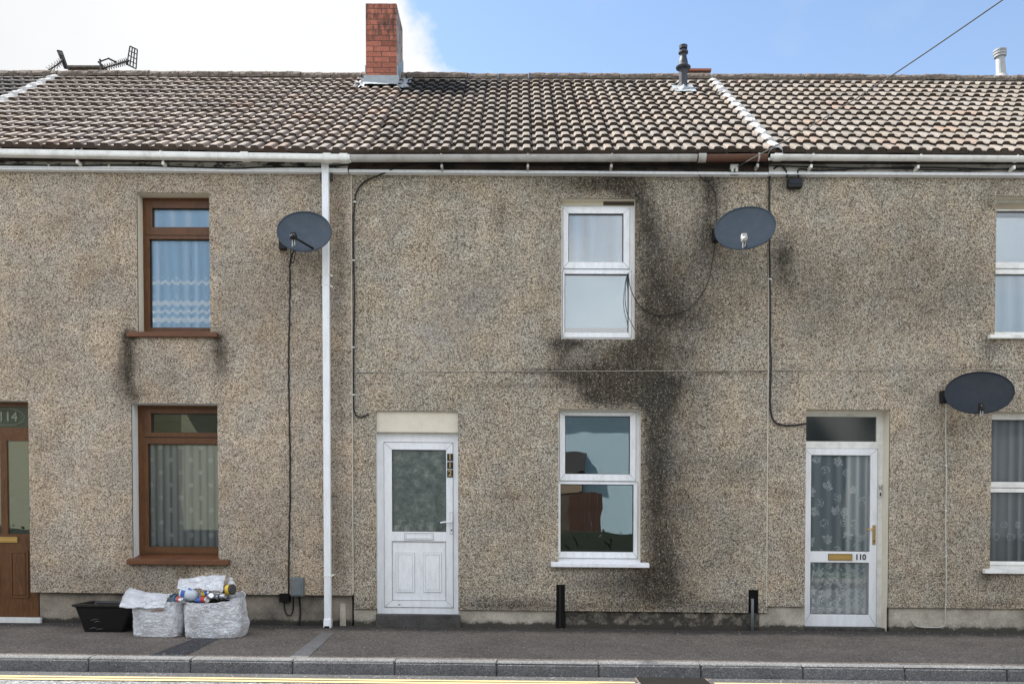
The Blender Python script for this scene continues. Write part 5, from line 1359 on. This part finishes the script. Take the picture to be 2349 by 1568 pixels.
# ================================================================== ACROSS THE STREET (only reflected in the panes)
def opposite(label, x0, x1, y0, y1, ze, zr, wallc, roofc, wins=()):
    t = thing('house_opposite', label, 'house', ((x0 + x1) / 2, y0, 0), 'houses reflected in the panes')
    m = MB(); m.box(x0, y1, -.2, x1, y0, ze); m.build('wall', wallc, t)
    ym = (y0 + y1) / 2; m = MB()
    for (ya, yb_) in ((y0 + .3, ym), (y1 - .3, ym)): m.hexa([(x0 - .2, ya, ze - .1), (x1 + .2, ya, ze - .1), (x1 + .2, yb_, zr), (x0 - .2, yb_, zr), (x0 - .2, ya, ze + .02), (x1 + .2, ya, ze + .02), (x1 + .2, yb_, zr + .12), (x0 - .2, yb_, zr + .12)])
    m.build('roof', roofc, t)
    m = MB(); m.hexa([(x0, y1, ze - .01), (x1, y1, ze - .01), (x1, y0, ze - .01), (x0, y0, ze - .01), (x0, ym - .01, zr), (x1, ym - .01, zr), (x1, ym + .01, zr), (x0, ym + .01, zr)]); m.build('gable', wallc, t)
    for (a, b, c, d_) in wins:
        m = MB(); m.box(a, y0 + .001, b, c, y0 + .06, d_); f = m.build('window', M_white, t); m = MB(); m.box(a + .07, y0 + .05, b + .07, c - .07, y0 + .07, d_ - .07); m.build('pane', M_darkvoid, f)
    return t
M_opb = plain('pale_blue_render', (.52, .68, .75), .9, .2, dirt=.15); M_opg = plain('green_beige_render', (.36, .36, .25), .9, .2, dirt=.3); M_opr = flat('slate_roof', (.07, .065, .065), .8)
M_opt = plain('tan_brick_wall', (.30, .22, .155), .9, .2, dirt=.4); M_fence = wood('brown_timber_fence', (.06, .028, .018), (.10, .045, .028), (30, 1, 2), .8)
opposite('pale blue house reflected in the lower window of the middle house', -.4, 8.6, -17.5, -25, 5.0, 7.0, M_opb, M_opr, wins=((3.62, 2.9, 4.7, 4.3), (3.62, .9, 4.7, 2.2), (6.2, 2.9, 7.4, 4.3)))
opposite('green-beige house reflected in the brown lower window', -10.2, -1.2, -17, -25, 4.9, 6.9, M_opg, M_opr, wins=((-7, 2.9, -5.9, 4.3), (-3.6, .9, -2.4, 2.2)))
opposite('green-beige house reflected in the glass of the brown door', -24, -12.6, -17, -25, 4.9, 6.9, M_opg, M_opr, wins=((-20, 2.9, -18.9, 4.3),))
gt = thing('garage', 'low tan garage with a deep dark roof edge, reflected beside the brown fence', 'garage', (.5, -15.5, 0))
m = MB(); m.box(-1.2, -17.49, -.1, 1.90, -17.28, 2.85); gw = m.build('wall', plain('dark_stained_boards', (.10, .075, .06), .9, .2, dirt=.4), gt)
m = MB(); m.box(1.0, -17.28, 2.2, 1.85, -17.26, 2.82); m.build('tan_panel', M_opt, gt)
m = MB(); m.box(-1.3, -17.48, 2.86, 1.98, -17.2, 3.4); m.build('roof', M_opr, gt)
opposite('grey house reflected in the panes at the right edge', 10.2, 26, -17, -25, 4.9, 6.9, plain('grey_render', (.16, .17, .165), .9, .2), M_opr, wins=((12, 2.9, 13, 4.3),))
m = MB()
m.box(1.35, -14.86, 1.6, 2.25, -14.83, 1.7)
for k in range(7): m.box(1.35 + k * .128, -14.83, 0, 1.35 + k * .128 + .122, -14.80, 2.05 + .02 * (k % 2))
tag(m.build('timber_fence', M_fence), 'brown board fence reflected in the lower window of the middle house', 'fence')
m = MB(); r_ = random.Random(3)
for k in range(5200):
    x = r_.uniform(-26, 26); y = r_.uniform(-13.6, -12.9); z = r_.uniform(0, 1.02 + .05 * math.sin(x * .8)); s_ = r_.uniform(.02, .045)
    a = Vector((r_.gauss(0, 1), r_.gauss(0, 1), r_.gauss(0, 1))).normalized() * s_; b = a.cross(Vector((r_.gauss(0, 1), 1, r_.gauss(0, 1)))).normalized() * s_
    p = Vector((x, y, z)); m.q(p - a, p - b, p + a, p + b)
m.box(-26, -13.5, 0, 26, -13.0, 1.0)
hd = tag(m.build('hedge', flat('hedge_leaf', (.022, .034, .020), .7)), 'dark green hedge reflected along the bottom of the lower windows', 'hedge')

# small pale bits of grit and litter on the pavement, mostly along the foot of the wall
m = MB(); r_ = random.Random(21)
for k in range(420):
    x = r_.uniform(-6.2, 6.2); y = -abs(r_.gauss(0, .22)) - .01 if r_.random() < .7 else r_.uniform(-2.0, 0); s_ = r_.uniform(.003, .009)
    if r_.random() < .06: s_ *= 2.0
    z = gz(x, y) + .003; a = r_.uniform(0, 3.14); cx, sy = math.cos(a) * s_, math.sin(a) * s_; k2 = r_.uniform(.4, 1)
    b = r_.choice(((.55, .52, .46), (.40, .36, .30), (.62, .60, .58), (.10, .08, .05), (.30, .20, .10)))
    m.q((x - cx, y - sy, z), (x + sy * k2, y - cx * k2, z + s_ * .4), (x + cx, y + sy, z), (x - sy * k2, y + cx * k2, z + s_ * .5), col=b)
gm = Mat('grit', .9); gm.col(gm.attr('col').outputs['Color'])
o = m.build('litter', gm.m); o['kind'] = 'stuff'; o['label'] = 'scattered grit and tiny litter along the foot of the wall'; o['category'] = 'litter'
